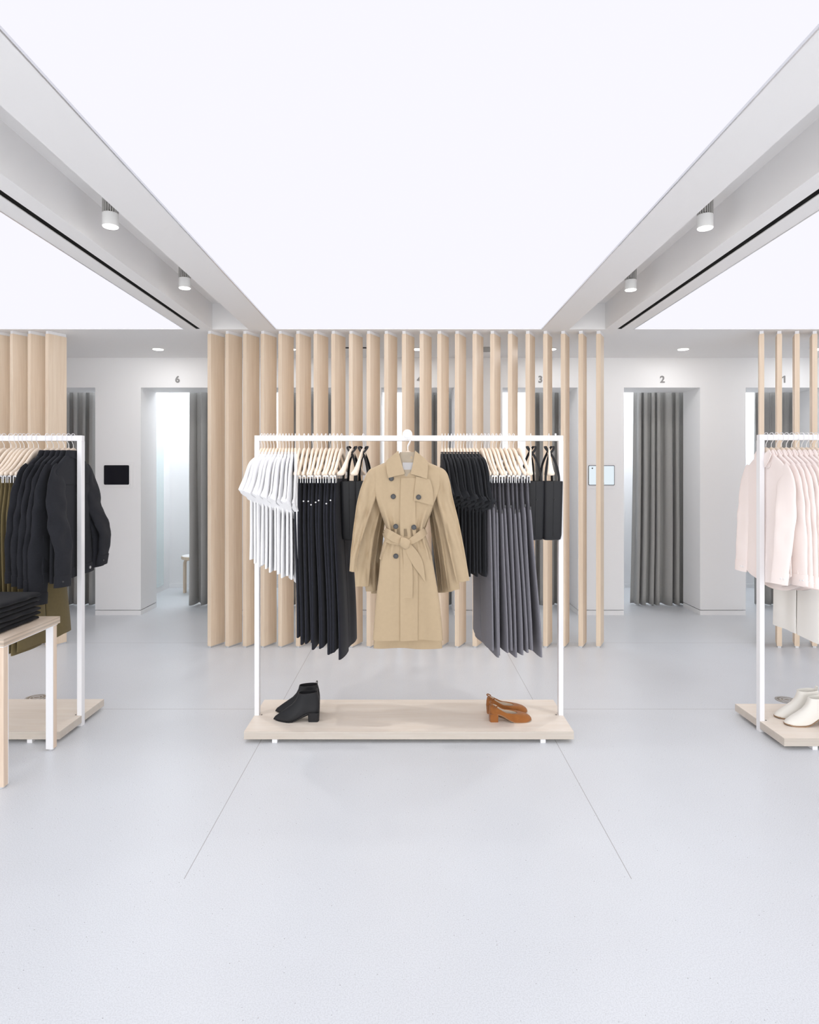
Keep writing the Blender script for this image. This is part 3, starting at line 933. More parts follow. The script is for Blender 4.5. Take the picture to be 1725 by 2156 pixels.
def long_sleeved(root, m, seed, hem, style, twist, near_len=1.0, far_len=1.0, th=0.0115, swing=0.0, near_out=0.0, far_v=0.0):
    """style 'jacket' (denim, back towards +y) or 'shirt' (collar points towards -y)."""
    jk = style == 'jacket'
    ws = 1.06 if jk else 1.0
    rows = [(-0.098, -0.055, 0.055, th * 0.7, 0), (-0.116, -0.090, 0.090, th * 0.9, 0), (-0.145, -0.140, 0.140, th, 0), (-0.178, -0.182, 0.182, th, 0),
            (-0.215, -0.205 * ws, 0.205 * ws, th, 0), (-0.30, -0.215 * ws, 0.215 * ws, th, 0), (-0.50, -0.225 * ws, 0.225 * ws, th, 0), (hem, -0.235 * ws, 0.235 * ws, th, 0)]
    def fold(t, z):
        g = sstep(0.22, 0.75, -z)
        return g * (0.004 * math.sin(5 * t + seed * 1.7) + 0.010 * noise.noise(Vector((t * 2.6 + seed, z * 1.6, seed * 0.7))))
    bm = bmesh.new()
    if jk:
        shell(bm, rows, 28, 3.4, fold, 4)
    else:      # shirt-tail hem: dips in the middle, rises at the side seams
        rr = catmull(rows, 4)
        rings = []
        n = 28
        for z, u0, u1, tk, vo in rr:
            fr, bk = [], []
            for i in range(n + 1):
                t = math.sin(PI / 2 * (2 * i / n - 1))
                u = u1 * t
                pr = max(0.0, 1 - abs(t) ** 3.2) ** (1 / 3.2)
                f = fold(t, z)
                zz = z + (0.065 * abs(t) ** 2.2) * sstep(0.5, -hem, -z)
                fr.append((u, tk * pr + f, zz))
                if 0 < i < n: bk.append((u, -tk * pr + f, zz))
            rings.append(fr + bk[::-1])
        loft(bm, rings)
    mobj('body', bm, m, root, True, angle=70)
    if jk:
        bm = bmesh.new()
        shell(bm, [(hem + 0.005, -0.232 * ws, 0.232 * ws, th * 1.22, 0), (hem - 0.05, -0.232 * ws, 0.232 * ws, th * 1.22, 0)], 28, 3.4, lambda t, z: fold(t, hem), 1)
        wb = mobj('waistband', bm, m, root, True, angle=50)
        for u in (-0.16, 0.13):
            bm = bmesh.new()
            vv = th * 1.22 + fold(u / 0.24, hem)
            loft(bm, [[(u + r * math.cos(2 * PI * k / 18), vv + dv, hem - 0.022 + r * math.sin(2 * PI * k / 18)) for k in range(18)]
                      for dv, r in ((-0.006, 0.0085), (0.002, 0.0085), (0.0035, 0.006))])
            mobj('tab_button', bm, M['alu'], wb)
        bm = bmesh.new()   # yoke seam across the back
        tube(bm, [(-0.20, th * 0.95, -0.268), (-0.1, th * 1.02 + fold(-.45, -.27), -0.272), (0.0, th * 1.03 + fold(0, -.27), -0.273), (0.1, th * 1.02 + fold(.45, -.27), -0.272), (0.20, th * 0.95, -0.268)], 0.0018, 5, 4)
        mobj('yoke_seam', bm, m, root, True)
    b0 = 0
    for s in (1, -1):
        L = near_len if s == 1 else far_len
        o = near_out if s == 1 else 0.0
        v1 = swing if s == 1 else far_v
        b = 0.0145 if jk else 0.0105
        k = 1.0 if jk else 0.85
        if jk:
            path = [(s * 0.150, 0, -0.185), (s * (0.192 + o * .1), v1 * .05, -0.255), (s * (0.226 + o * .4), v1 * .40, -0.19 - 0.24 * L),
                    (s * (0.248 + o * .8), v1 * (1.0 if s == 1 else 1.25), -0.19 - 0.39 * L), (s * (0.255 + o), v1, -0.19 - 0.53 * L)]
            ab = [(0.050, b * 0.5), (0.072, b * 0.9), (0.070, b), (0.062, b), (0.053, b)]
        else:
            path = [(s * 0.150, 0, -0.183), (s * 0.184, v1 * .02, -0.245), (s * (0.206 + o * .4), v1 * .25, -0.19 - 0.22 * L),
                    (s * (0.220 + o * .8), v1 * .65, -0.19 - 0.38 * L), (s * (0.226 + o), v1, -0.19 - 0.53 * L)]
            ab = [(0.046, b * 0.5), (0.062, b * 0.9), (0.056, b), (0.050, b), (0.045, b)]
        full = catmull([p + q for p, q in zip(path, ab)], 7)
        n = 20
        def ring_at(q, t, f, grow=0.0):
            tw = twist * sstep(0.1, 0.6, f) * (1 if s == 1 else 0.4)
            sd = Vector((math.sin(tw), math.cos(tw), 0)); sd = (sd - t * sd.dot(t)).normalized()
            wd = t.cross(sd).normalized()
            out = []
            for k_ in range(n):
                th_ = 2 * PI * k_ / n
                cx_, sx_ = math.cos(th_), math.sin(th_)
                p = Vector(q[:3]) + wd * ((q[3] + grow) * cx_) + sd * ((q[4] + grow) * math.copysign(abs(sx_) ** 0.8, sx_))
                p += sd * ((0.017 if jk else 0.009) * (f * (1 - f) * 4) * noise.noise(p * 15 + Vector((seed * 3, 0, 0))))
                out.append(p)
            return out
        rings = []
        for i, q in enumerate(full):
            t = (Vector(full[min(i + 1, len(full) - 1)][:3]) - Vector(full[max(i - 1, 0)][:3])).normalized()
            rings.append(ring_at(q, t, i / (len(full) - 1)))
        bm = bmesh.new(); loft(bm, rings)
        sl = mobj('sleeve', bm, m, root, True, angle=60)
        q0 = full[-1]
        e1 = Vector(full[-1][:3]); e0 = Vector(full[-3][:3]); t = (e1 - e0).normalized()
        bm = bmesh.new()
        A = (tuple(e1 - t * 0.004) + q0[3:]); B = (tuple(e1 + t * 0.055) + (q0[3] * 0.97, q0[4]))
        loft(bm, [ring_at(A, t, 1.0, 0.0), ring_at(A, t, 1.0, 0.003), ring_at(B, t, 1.0, 0.003), ring_at(B, t, 1.0, -0.001)])
        cf = mobj('cuff', bm, m, root, True, angle=40)
        c = ring_at(((Vector(A[:3]) + Vector(B[:3])) / 2)[:] + (q0[3], q0[4]), t, 1.0, 0.004)
        bm = bmesh.new()
        for ki in ((3, 4) if not jk else (4,)):
            p = c[ki if jk else (n - ki)]
            bmesh.ops.create_uvsphere(bm, u_segments=10, v_segments=6, radius=0.0055 if jk else 0.004, matrix=Matrix.Translation(p))
        mobj('cuff_button', bm, M['button'] if jk else M['stud'], cf, True)
    # turned-down collar
    n = 40
    sg = 1 if jk else -1
    rings = []
    for r, v, z, pt in ((0.074, th + 0.001, -0.110, 0), (0.070, th + 0.0005, -0.088, 0), (0.066, th, -0.083, 0), (0.072, th + 0.003, -0.086, 0), (0.092, th + 0.0045, -0.120, 1),
                        (0.091, th + 0.003, -0.121, 1)):
        ring = []
        for k in range(n):
            a = 2 * PI * k / n
            front = -math.sin(a) if not jk else -math.sin(a)
            drop = 0.0
            if pt and not jk:
                drop = 0.050 * max(0.0, front) ** 0.6 * (1 - math.exp(-(math.cos(a) / 0.22) ** 2)) * (1.15 if abs(math.cos(a)) < 0.75 else 0.6)
            if pt and jk:
                drop = 0.012 * (1 - abs(math.cos(a)))
            zz = z - drop - (0.012 * max(0, front) if not jk else 0)
            vv = v * math.sin(a) + (0.002 * pt * math.copysign(1, math.sin(a)))
            ring.append((r * math.cos(a) * (1 - 0.12 * pt * max(0, front)), vv, zz))
        rings.append(ring)
    bm = bmesh.new(); loft(bm, rings, False, False)
    collar_o = mobj('collar', bm, m, root, True, angle=60)
    if not jk:
        for s in (-1, 1):
            bm = bmesh.new()
            out_, in_ = [], []
            for (u, z, v) in ((0.006, -0.112, 0.006), (0.060, -0.084, 0.005), (0.084, -0.108, 0.007), (0.066, -0.146, 0.012), (0.034, -0.178, 0.014)):
                out_.append((s * u, -th - v - 0.003, z)); in_.append((s * u, -th - v + 0.001, z))
            loft(bm, [out_, in_])
            mobj('collar_point', bm, m, collar_o, False)
        bm = bmesh.new()
        for k in range(8):
            z0, z1 = -0.125 - k * (abs(hem) - 0.14) / 8, -0.125 - (k + 1) * (abs(hem) - 0.14) / 8
            v0, v1 = -th - 0.0015 + fold(0, z0), -th - 0.0015 + fold(0, z1)
            vs = [bm.verts.new(p) for p in ((-0.014, v0, z0), (0.014, v0, z0), (0.014, v1, z1), (-0.014, v1, z1))]
            bm.faces.new(vs)
        bmesh.ops.remove_doubles(bm, verts=bm.verts, dist=0.0001)
        bmesh.ops.solidify(bm, geom=bm.faces[:], thickness=0.0015)
        mobj('placket', bm, m, root, True, angle=40)

# --- middle rack, left half: white tops, black trousers, bags
def bar_x(px, y=BAR_Y): return (px - VX) * y / FPX
WT = 12
for i in range(WT):
    f = i / (WT - 1)
    x = bar_x(551.5 + 6.4 * i)
    yaw = math.radians(-5 + 16 * f ** 1.3 + 1.0 * math.sin(i * 2.4))
    w_ = nth(i, WT, 'left', 'right')
    hanger('plain', x, BAR_Y, yaw, 'pale wooden hanger holding a white top on the middle rack, ' + w_, 'hangers of the white tops')
    t = thing('short_sleeved_top', 'white short-sleeved top with wide sleeves on the middle rack, ' + w_, 'top', (x, BAR_Y, TOP), -PI / 2 + yaw, 'white tops on the middle rack')
    flutter_top(t, M['tee'], i * 1.37, -0.665 - 0.105 * f - 0.01 * (i % 3), 0.05 + 0.95 * f, 0.30)
for i, px in enumerate((630.5, 641, 650, 659.5, 668.7, 677.8, 686.8, 695.3, 703, 711, 719.8)):
    f = i / 10
    x = bar_x(px)
    yaw = math.radians(2 - 9 * f + (0.9, -1.2, 0.4, 1.3, -0.8, 0.2, -1.4, 1.0, -0.3, 0.8, 0.0)[i])
    w_ = nth(i, 11, 'left', 'right')
    hanger('clips', x, BAR_Y, yaw, 'pale wooden clip hanger with black trousers, ' + w_, 'hangers of the black trousers')
    t = thing('trousers', 'long black trousers clipped on the middle rack, ' + w_, 'trousers', (x, BAR_Y, TOP), -PI / 2 + yaw, 'black trousers on the middle rack')
    trousers(t, M['ink'], i * 1.9, -1.085 - 0.085 * f - 0.014 * ((i * 5) % 3 - 1), lean=0.020 + 0.012 * f + 0.006 * math.sin(i * 2.6), amp=0.0045, fly='stud' if i in (2, 3, 4, 5, 6, 8, 9) else None, th=0.0102, w2=0.226)

def tote(x, y, yaw, label, sx=1.0):
    t = thing('tote_bag', label, 'bag', (x, y, TOP), -PI / 2 + yaw, 'black tote bags on the middle rack')
    zt, zb = -0.258, -0.580
    def ring(z, u, v, r):
        pts = []
        for cx_, cy_, a0 in ((u - r, v - r, 0), (-u + r, v - r, 90), (-u + r, -v + r, 180), (u - r, -v + r, 270)):
            for k in range(5):
                a = math.radians(a0 + 22.5 * k)
                pts.append((cx_ + r * math.cos(a), cy_ + r * math.sin(a), z + 0.006 * (abs(cx_) / u)))
        return pts
    bm = bmesh.new()
    loft(bm, [ring(zb, 0.080, 0.036*sx, 0.014), ring(zb + 0.006, 0.095, 0.045*sx, 0.018), ring(zb + 0.03, 0.100, 0.0495*sx, 0.020), ring(-0.42, 0.112, 0.050*sx, 0.020), ring(zt - 0.004, 0.124, 0.051*sx, 0.020),
              ring(zt, 0.124, 0.050*sx, 0.020), ring(zt, 0.121, 0.0475*sx, 0.018), ring(-0.45, 0.108, 0.046*sx, 0.018), ring(zb + 0.02, 0.092, 0.038, 0.016)])
    b = mobj('bag_body', bm, M['leather'], t, True, angle=45)
    bm = bmesh.new()
    tube(bm, [(0.1245, 0.0, zt), (0.1125, 0.0, -0.42), (0.1005, 0.0, zb + 0.03)], 0.0011, 5, 4)
    mobj('seam', bm, M['leather'], b, True)
    bm = bmesh.new()
    r_ = 0.0021
    for k in range(1):
        bmesh.ops.create_uvsphere(bm, u_segments=10, v_segments=6, radius=0.0035, matrix=Matrix.Translation((0.118, 0.006, -0.352)))
    mobj('snap', bm, M['button'], b, True)
    for sv in (-1, 1):
        bm = bmesh.new()
        ribbon(bm, [(0.085, sv * 0.036, zt - 0.03), (0.083, sv * 0.036, zt + 0.03), (0.066, sv * 0.026, -0.165), (0.040, sv * 0.008, -0.112), (0.027, -sv * 0.016, -0.082), (0.012, -sv * 0.024, -0.066),
                    (-0.008, -sv * 0.016, -0.062), (-0.030, sv * 0.004, -0.098), (-0.060, sv * 0.026, -0.17), (-0.080, sv * 0.036, zt - 0.02)], 0.0125, 0.0035, (0.30, 1, 0.1), 6)
        mobj('strap', bm, M['leather'], t, True, angle=40)
    return t
for px, yaw, hy, lab, sx in ((741.8, -3, -13, 'black leather tote beside the black trousers, left of the trench coats', 0.94),
                         (765.5, -3, -10, 'black leather tote half hidden behind the trench coat sleeve', 0.94),
                         (1118, 2, -13, 'black leather tote right of the grey trousers, nearer the trousers', 1.04),
                         (1156, 0, -9, 'black leather tote at the right end of the middle rack', 1.04)):
    hanger('broad', bar_x(px), BAR_Y, math.radians(hy), 'broad hanger of the ' + lab, 'hangers of the tote bags')
    tote(bar_x(px), BAR_Y, math.radians(yaw), lab, sx)

# --- middle rack, right half: black tops, grey trousers
for i in range(12):
    f = i / 11
    x = bar_x(931 + 6.5 * i)
    yaw = math.radians(-2 + 10 * f)
    w_ = nth(i, 12, 'left', 'right')
    hanger('plain', x, BAR_Y, yaw, 'pale wooden hanger holding a black top on the middle rack, ' + w_, 'hangers of the black tops')
    t = thing('short_sleeved_top', 'black short-sleeved top with fluted sleeves on the middle rack, ' + w_, 'top', (x, BAR_Y, TOP), -PI / 2 + yaw, 'black tops on the middle rack')
    flutter_top(t, M['crepe'], 20 + i * 1.61, -0.735 - 0.02 * (i % 2), 0.25 + 0.65 * f, -0.45, 0.0105)
for i, px in enumerate((1014, 1021, 1029, 1037, 1045, 1053.5, 1063, 1072, 1081, 1093)):
    f = i / 9
    x = bar_x(px)
    yaw = math.radians(7 + 1 * f + (0.0, 1.2, -0.9, 0.5, -1.3, 0.9, 0.1, -0.8, 1.1, 0.0)[i])
    w_ = nth(i, 10, 'left', 'right')
    hanger('clips', x, BAR_Y, yaw, 'pale wooden clip hanger with grey trousers, ' + w_, 'hangers of the grey trousers')
    t = thing('trousers', 'wide grey trousers with black drawcord on the middle rack, ' + w_, 'trousers', (x, BAR_Y, TOP), -PI / 2 + yaw, 'grey trousers on the middle rack')
    trousers(t, M['grey'], 3 + i * 2.3, -1.145 - 0.012 * ((i * 3) % 4 - 1), lean=0.002 + 0.034 * f + 0.007 * math.sin(i * 2.2), amp=0.005, fly='cord', th=0.0098, w1=0.205, w2=0.245)
tag(mobj('rail_stop', bbox(-0.004, 0.004, -0.004, 0.004, 0, 0.012, 0.001), M['wire'], None, loc=(bar_x(1170), BAR_Y, TOP)),
    'small white stop pin on the right end of the middle rail', 'pin')

# --- left rack: olive trousers, black denim jackets
for i, px in enumerate((-13, -2, 9, 23, 34, 43, 51, 60, 71, 81)):
    x = bar_x(px)
    yaw = math.radians(-1)
    w_ = 'tenth' if i == 0 else ORD[9 - i]
    hanger('clips', x, BAR_Y, yaw, 'pale wooden clip hanger with olive trousers, %s from the black jackets' % w_, 'hangers of the olive trousers')
    t = thing('trousers', 'olive cotton trousers clipped on the left rack, %s from the black jackets' % w_, 'trousers', (x, BAR_Y, TOP), -PI / 2 + yaw, 'olive trousers on the left rack')
    trousers(t, M['olive'], 5 + i * 1.3, -1.14 - 0.01 * (i % 3), lean=0.012 + 0.03 * i / 9, amp=0.007, th=0.0115, w2=0.245)
JL = (1.0, 1.03, 1.05, 1.08, 1.22, 1.05)
for i, px in enumerate((100, 112.5, 124, 135.5, 145, 154.5)):
    x = bar_x(px)
    yaw = math.radians(-2.5 if i < 5 else 3)
    w_ = ('leftmost, beside the olive trousers', 'second from the olive trousers', 'third from the olive trousers', 'fourth from the olive trousers', 'fifth, with the longest hanging cuff', 'at the rail end, its whole back in view')[i]
    hanger('plain', x, BAR_Y, yaw, 'pale wooden hanger with black denim jacket, ' + w_, 'hangers of the denim jackets')
    t = thing('denim_jacket', 'black denim jacket on the left rack, ' + w_, 'jacket', (x, BAR_Y, TOP), -PI / 2 + yaw, 'black denim jackets on the left rack')
    long_sleeved(t, M['denim'], i * 2.1, -0.735, 'jacket', 0.30, JL[i], 0.98 if i < 5 else 0.96, th=0.0125 if i < 5 else 0.016,
                 swing=-0.012 if i < 5 else 0.055, near_out=0.0 if i < 5 else -0.02, far_v=0.055 if i == 5 else 0.03)

# --- right rack: pink shirts over ivory trousers
def bar_r(px): return (px - VX) * RB_Y / FPX
for i, px in enumerate((1613, 1624.5, 1635, 1645.5, 1656, 1667, 1677.5, 1688.5, 1698.5, 1708, 1718, 1729)):
    x = bar_r(px)
    yaw = math.radians(1 if i else 0)
    w_ = 'at the rail end, collar and front in view' if i == 0 else '%s from the rail end' % ORD[i]
    hanger('plain', x, RB_Y, yaw, 'pale wooden hanger with pink shirt, ' + w_, 'hangers of the pink shirts')
    t = thing('long_sleeved_shirt', 'pale pink shirt on the right rack, ' + w_, 'shirt', (x, RB_Y, TOP), -PI / 2 + yaw, 'pale pink shirts on the right rack')
    long_sleeved(t, M['pink'], 40 + i * 1.7, -0.80 - 0.02 * (i % 3), 'shirt', -0.34 if i else -0.5, 1.0 + 0.012 * i, 1.0, th=0.0095,
                 swing=-0.055 if i == 0 else 0.010, near_out=0.0, far_v=-0.015 if i == 0 else 0.0)
for i, x in enumerate((2.112, 2.168, 2.222)):
    w_ = ('nearest the rack upright', 'in the middle', 'cut by the frame edge')[i]
    t = thing('trousers', 'ivory wide-leg trousers hanging below the pink shirts, ' + w_, 'trousers', (x, RB_Y, TOP), -PI / 2, 'ivory trousers on the right rack')
    trousers(t, M['ecru'], 60 + i * 2.7, -1.085 - 0.015 * i, lean=0.01 * i, amp=0.008, th=0.0075, w1=0.20, w2=0.222, gap=0.005)

# ------------------------------------------------------------------ trench coats, hung facing the aisle
CY = 3.22
CS = FPX / CY
def cu_(px): return (px - VX) / CS
def cz_(py): return (VY - py) / CS + EYE - TOP
COAT = [(957, 838, 882), (964, 826, 894), (973, 812, 902), (980, 796, 918), (987, 784, 930), (1000, 784, 931), (1030, 789, 926), (1055, 794, 916), (1080, 803, 906), (1100, 811, 898), (1116, 815, 894),
        (1132, 811, 898), (1150, 805, 904), (1180, 801, 911), (1220, 797, 918), (1270, 791, 926), (1310, 788, 930), (1346, 785, 933)]
def coat_rows():
    out = []
    for py, a, b in COAT:
        z = cz_(py)
        th = 0.020 if py < 960 else 0.026 if py < 1000 else 0.030
        out.append((z, cu_(a), cu_(b), th, 0.0))
    return out
_fine = catmull(coat_rows(), 4)
def coat_lr(z):
    for a, b in zip(_fine, _fine[1:]):
        if b[0] <= z <= a[0]:
            f = (a[0] - z) / max(1e-6, a[0] - b[0])
            return tuple(p + (q - p) * f for p, q in zip(a, b))
    return _fine[0] if z > _fine[0][0] else _fine[-1]
ZW = cz_(1116)
def coat_fold(t, z, seed=0.0):
    g = math.exp(-((z - ZW) / (0.085 if z > ZW else 0.10)) ** 2)
    k = abs(t) ** 1.5
    f = 0.019 * g * k * (math.sin(19 * t + 2.0 + seed + 9 * (z - ZW) * (1 if t > 0 else -1)) - 0.35)
    lo = sstep(0.0, 0.45, ZW - z)
    f += lo * (0.012 * math.sin(3.1 * t + 0.7 + seed) + 0.014 * noise.noise(Vector((t * 2.2 + seed, z * 1.5, 3.0))))
    f += 0.010 * sstep(0.03, 0.2, z - ZW) * noise.noise(Vector((t * 2.6 + seed, z * 6, 9.0)))
    return f
P_ = 2.8
def coat_front(u, z):
    _, a, b, th, vo = coat_lr(z)
    t = max(-1, min(1, (u - (a + b) / 2) / ((b - a) / 2)))
    return -th * max(0.0, 1 - abs(t) ** P_) ** (1 / P_) + coat_fold(t, z)
def patch(pts_l, pts_r, off, thick=0.003, nu=6, m=4):
    """Panel lying on the coat front between two edge polylines given in coat coordinates (px, py)."""
    L = catmull(pts_l, m); R = catmull(pts_r, m)
    bm = bmesh.new()
    grid = []
    for (ax, ay), (bx_, by) in zip(L, R):
        row = []
        for k in range(nu + 1):
            f = k / nu
            u, z = cu_(ax + (bx_ - ax) * f), cz_(ay + (by - ay) * f)
            row.append(Vector((u, coat_front(u, z) - off, z)))
        grid.append(row)
    fv = [[bm.verts.new(p) for p in r] for r in grid]
    bv = [[bm.verts.new(p + Vector((0, thick, 0))) for p in r] for r in grid]
    n, mm = len(grid), nu
    for i in range(n - 1):
        for k in range(mm):
            bm.faces.new((fv[i][k], fv[i][k + 1], fv[i + 1][k + 1], fv[i + 1][k]))
            bm.faces.new((bv[i][k], bv[i][k + 1], bv[i + 1][k + 1], bv[i + 1][k]))
    for i in range(n - 1):
        bm.faces.new((fv[i][0], fv[i + 1][0], bv[i + 1][0], bv[i][0]))
        bm.faces.new((fv[i][mm], fv[i + 1][mm], bv[i + 1][mm], bv[i][mm]))
    for k in range(mm):
        bm.faces.new((fv[0][k], fv[0][k + 1], bv[0][k + 1], bv[0][k]))
        bm.faces.new((fv[-1][k], fv[-1][k + 1], bv[-1][k + 1], bv[-1][k]))
    return bm

def coat_sleeve(root, pts, seed, b=0.021, name='sleeve'):
    path = [(cu_(x), 0.0, cz_(y)) for x, y, h in pts]
    ab = [(h / CS, b * min(1.0, 0.45 + 0.02 * h)) for x, y, h in pts]
    full = catmull([p + q for p, q in zip(path, ab)], 7)
    n = 44
    rings = []
    for i, q in enumerate(full):
        t = (Vector(full[min(i + 1, len(full) - 1)][:3]) - Vector(full[max(i - 1, 0)][:3])).normalized()
        sd = Vector((0, 1, 0)); wd = t.cross(sd).normalized()
        f = i / (len(full) - 1)
        ring = []
        for k in range(n):
            a = 2 * PI * k / n
            p = Vector(q[:3]) + wd * (q[3] * math.cos(a)) + sd * (q[4] * math.sin(a))
            ac = math.atan2(math.sin(a), math.cos(a))
            cuff_f = 1 - 0.75 * sstep(0.82, 1.0, f)
            for gi in range(3):      # long drag folds running down the sleeve
                cen = -PI / 2 + 0.95 * math.sin(1.7 * gi + seed * 1.9 + 1.6 * f * (1 + 0.4 * gi))
                p += sd * (cuff_f * 0.008 * sstep(0.12 + 0.1 * gi, 0.4 + 0.1 * gi, f) * math.exp(-((ac - cen) / 0.22) ** 2))
            p += sd * (cuff_f * 0.012 * sstep(0.15, 0.5, f) * (0.5 - 2.2 * abs(noise.noise(Vector((p.x * 17 + p.z * 7, p.z * 4, seed * 3.1))))))
            p += sd * (0.013 * sstep(0.1, 0.4, f) * noise.noise(Vector((p.x * 30 + p.z * 9 + seed, p.z * 5 + seed, seed))))
            ring.append(p)
        rings.append(ring)
    e = rings[-1]
    c = sum((Vector(p) for p in e), Vector()) / n
    rings.append([c + (Vector(p) - c) * 0.8 + Vector((0, 0, 0.012)) for p in e])
    bm = bmesh.new(); loft(bm, rings)
    return mobj(name, bm, M['trench'], root, True, angle=60)

def coat_body(root, seed):
    bm = bmesh.new()
    rows = coat_rows()
    shell(bm, rows, 60, P_, lambda t, z: coat_fold(t, z, 0.0 if seed == 0 else seed), 4)
    return mobj('coat_body', bm, M['trench'], root, True, angle=70)

SL_L = [[(800, 985, 4), (789, 996, 13), (783, 1014, 17), (772, 1050, 18), (760, 1098, 14), (749, 1150, 9), (742, 1203, 6)],
        [(800, 988, 5), (793, 1004, 14), (786, 1056, 16), (772, 1110, 17), (763, 1170, 17), (761, 1221, 15)],
        [(804, 990, 6), (797, 1006, 14), (792, 1060, 14), (782, 1115, 15), (775, 1180, 14), (779, 1232, 12)],
        [(806, 992, 6), (801, 1008, 14), (798, 1060, 13), (790, 1120, 14), (786, 1180, 13), (788, 1238, 11)]]
SL_R = [[(914, 985, 4), (926, 997, 13), (931, 1014, 16), (937, 1050, 17), (949, 1098, 17), (962, 1158, 16), (975, 1224, 14)],
        [(914, 988, 5), (921, 1004, 14), (928, 1056, 16), (940, 1110, 15), (950, 1170, 14), (958, 1229, 13)],
        [(912, 990, 6), (917, 1006, 14), (923, 1060, 14), (932, 1115, 14), (941, 1175, 13), (946, 1233, 12)],
        [(910, 992, 6), (914, 1008, 14), (918, 1060, 13), (925, 1118, 13), (932, 1178, 12), (936, 1236, 10)]]
COAT_LABEL = ('beige belted trench coat with dark buttons at the front of the middle rack',
              'beige trench coat directly behind the belted front one, sleeves showing at both sides',
              'beige trench coat third from the front, only sleeves and hem showing',
              'beige trench coat rearmost of the four, against the rail')
for i in range(4):
    y = CY + 0.066 * i
    t = thing('trench_coat', COAT_LABEL[i], 'coat', (0, y, TOP), 0, 'beige trench coats on the middle rack')
    coat_body(t, 0 if i == 0 else 1.3 * i)
    coat_sleeve(t, SL_L[i], 2.0 + i * 3.1); coat_sleeve(t, SL_R[i], 7.0 + i * 2.3)
    if i:
        t.scale = (1.0, 0.9, 1.045 + 0.012 * i)
        continue
    # lining and label inside the neck
    bm = bmesh.new()
    shell(bm, [(cz_(952), cu_(842), cu_(879), 0.004, -0.019), (cz_(975), cu_(839), cu_(883), 0.004, -0.029), (cz_(1003), cu_(853), cu_(867), 0.004, -0.030)], 12, 3, None, 3)
    mobj('lining', bm, M['lining'], t, True, angle=50)
    mobj('neck_label', bbox(cu_(848), cu_(871), -0.0350, -0.0335, cz_(989), cz_(974)), M['tag'], t)
    # collar wings
    for nm, quad in (('collar', [((839.5, 949), (813.5, 971)), ((843, 964), (814.5, 984)), ((847.5, 981), (816, 996)), ((853, 997.5), (818.5, 1006))]),
                     ('collar', [((874, 949), (901, 972)), ((872, 964), (901, 984)), ((868.5, 981), (900, 996)), ((864.5, 997.5), (899, 1008))])):
        bm = bmesh.new()
        rowsq = catmull([a + b for a, b in quad], 4)
        F, B = [], []
        for j, (ax, ay, bx2, by) in enumerate(rowsq):
            f, g = [], []
            for k in range(9):
                q = k / 8
                u, z = cu_(ax + (bx2 - ax) * q), cz_(ay + (by - ay) * q)
                yy = -0.036 - 0.013 * math.sin(PI * (0.15 + 0.7 * (1 - q))) - 0.004 * j / (len(rowsq) - 1)
                f.append(bm.verts.new((u, yy, z))); g.append(bm.verts.new((u, yy + 0.006 + 0.02 * (1 - j / (len(rowsq) - 1)), z - 0.001)))
            F.append(f); B.append(g)
        for G in (F, B):
            for a, b in zip(G, G[1:]):
                for k in range(8): bm.faces.new((a[k], a[k + 1], b[k + 1], b[k]))
        for a, b in ((F[0], B[0]), (F[-1], B[-1])):
            for k in range(8): bm.faces.new((a[k], a[k + 1], b[k + 1], b[k]))
        for k in (0, 8):
            for j in range(len(F) - 1): bm.faces.new((F[j][k], F[j + 1][k], B[j + 1][k], B[j][k]))
        mobj(nm, bm, M['trench'], t, True, angle=35)
    # overlapping front, storm flap, welts, belt loops
    mobj('front_overlap', patch([(845, 1006), (843, 1050), (843, 1116), (843, 1200), (843, 1290), (843, 1346.5)], [(877, 1006), (875, 1050), (876, 1116), (880, 1200), (880, 1290), (880, 1347.5)], 0.0065, 0.005, 8), M['trench'], t, True, angle=40)
    mobj('storm_flap', patch([(876, 1003), (874, 1020), (872, 1040), (871, 1053)], [(905, 1009), (910, 1025), (912, 1045), (912, 1064)], 0.0125, 0.005, 8), M['trench'], t, True, angle=40)
    mobj('pocket_welt', patch([(810, 1140), (804, 1158), (799, 1176)], [(815, 1142), (809, 1160), (803, 1179)], 0.0035, 0.003, 3), M['trench'], t, True, angle=40)
    mobj('pocket_welt', patch([(895, 1142), (902, 1160), (906, 1178)], [(900, 1140), (907, 1158), (911, 1176)], 0.0035, 0.003, 3), M['trench'], t, True, angle=40)
    for px, py in ((824.4, 1007.5), (828.6, 1045), (881.4, 1046), (833.9, 1107), (871.6, 1108.6), (834, 1169)):
        u, z = cu_(px), cz_(py)
        y0 = coat_front(u, z) - (0.0165 if (px, py) == (881.4, 1046) else 0.0095 if px > 843 and px < 876 else 0.004)
        bm = bmesh.new()
        r = 0.0128
        n = 28
        loft(bm, [[(u + k_ * r * math.cos(2 * PI * i_ / n), y0 - d, z + k_ * r * math.sin(2 * PI * i_ / n)) for i_ in range(n)]
                  for k_, d in ((0.9, 0.0), (1.0, 0.001), (1.0, 0.0028), (0.9, 0.004), (0.74, 0.0038), (0.66, 0.0026), (0.2, 0.0026))])
        mobj('button', bm, M['button'], t, True, angle=40)
    # tied belt
    def bpt(px, py, off): 
        u, z = cu_(px), cz_(py)
        return (u, coat_front(u, z) - off, z)
    bm = bmesh.new()
    n = 48
    loft(bm, [[(cu_(854.5) + (cu_(894) - cu_(815) + 0.006) / 2 * math.copysign(abs(math.cos(2 * PI * k / n)) ** 0.8, math.cos(2 * PI * k / n)), 0.037 * math.sin(2 * PI * k / n), z + 0.004 * math.cos(2 * PI * k / n)) for k in range(n)]
              for z in (cz_(1112), cz_(1128))], False, False)
    bmesh.ops.solidify(bm, geom=bm.faces[:], thickness=0.002)
    belt = mobj('belt', bm, M['trench'], t, True, angle=50)
    bm = bmesh.new()
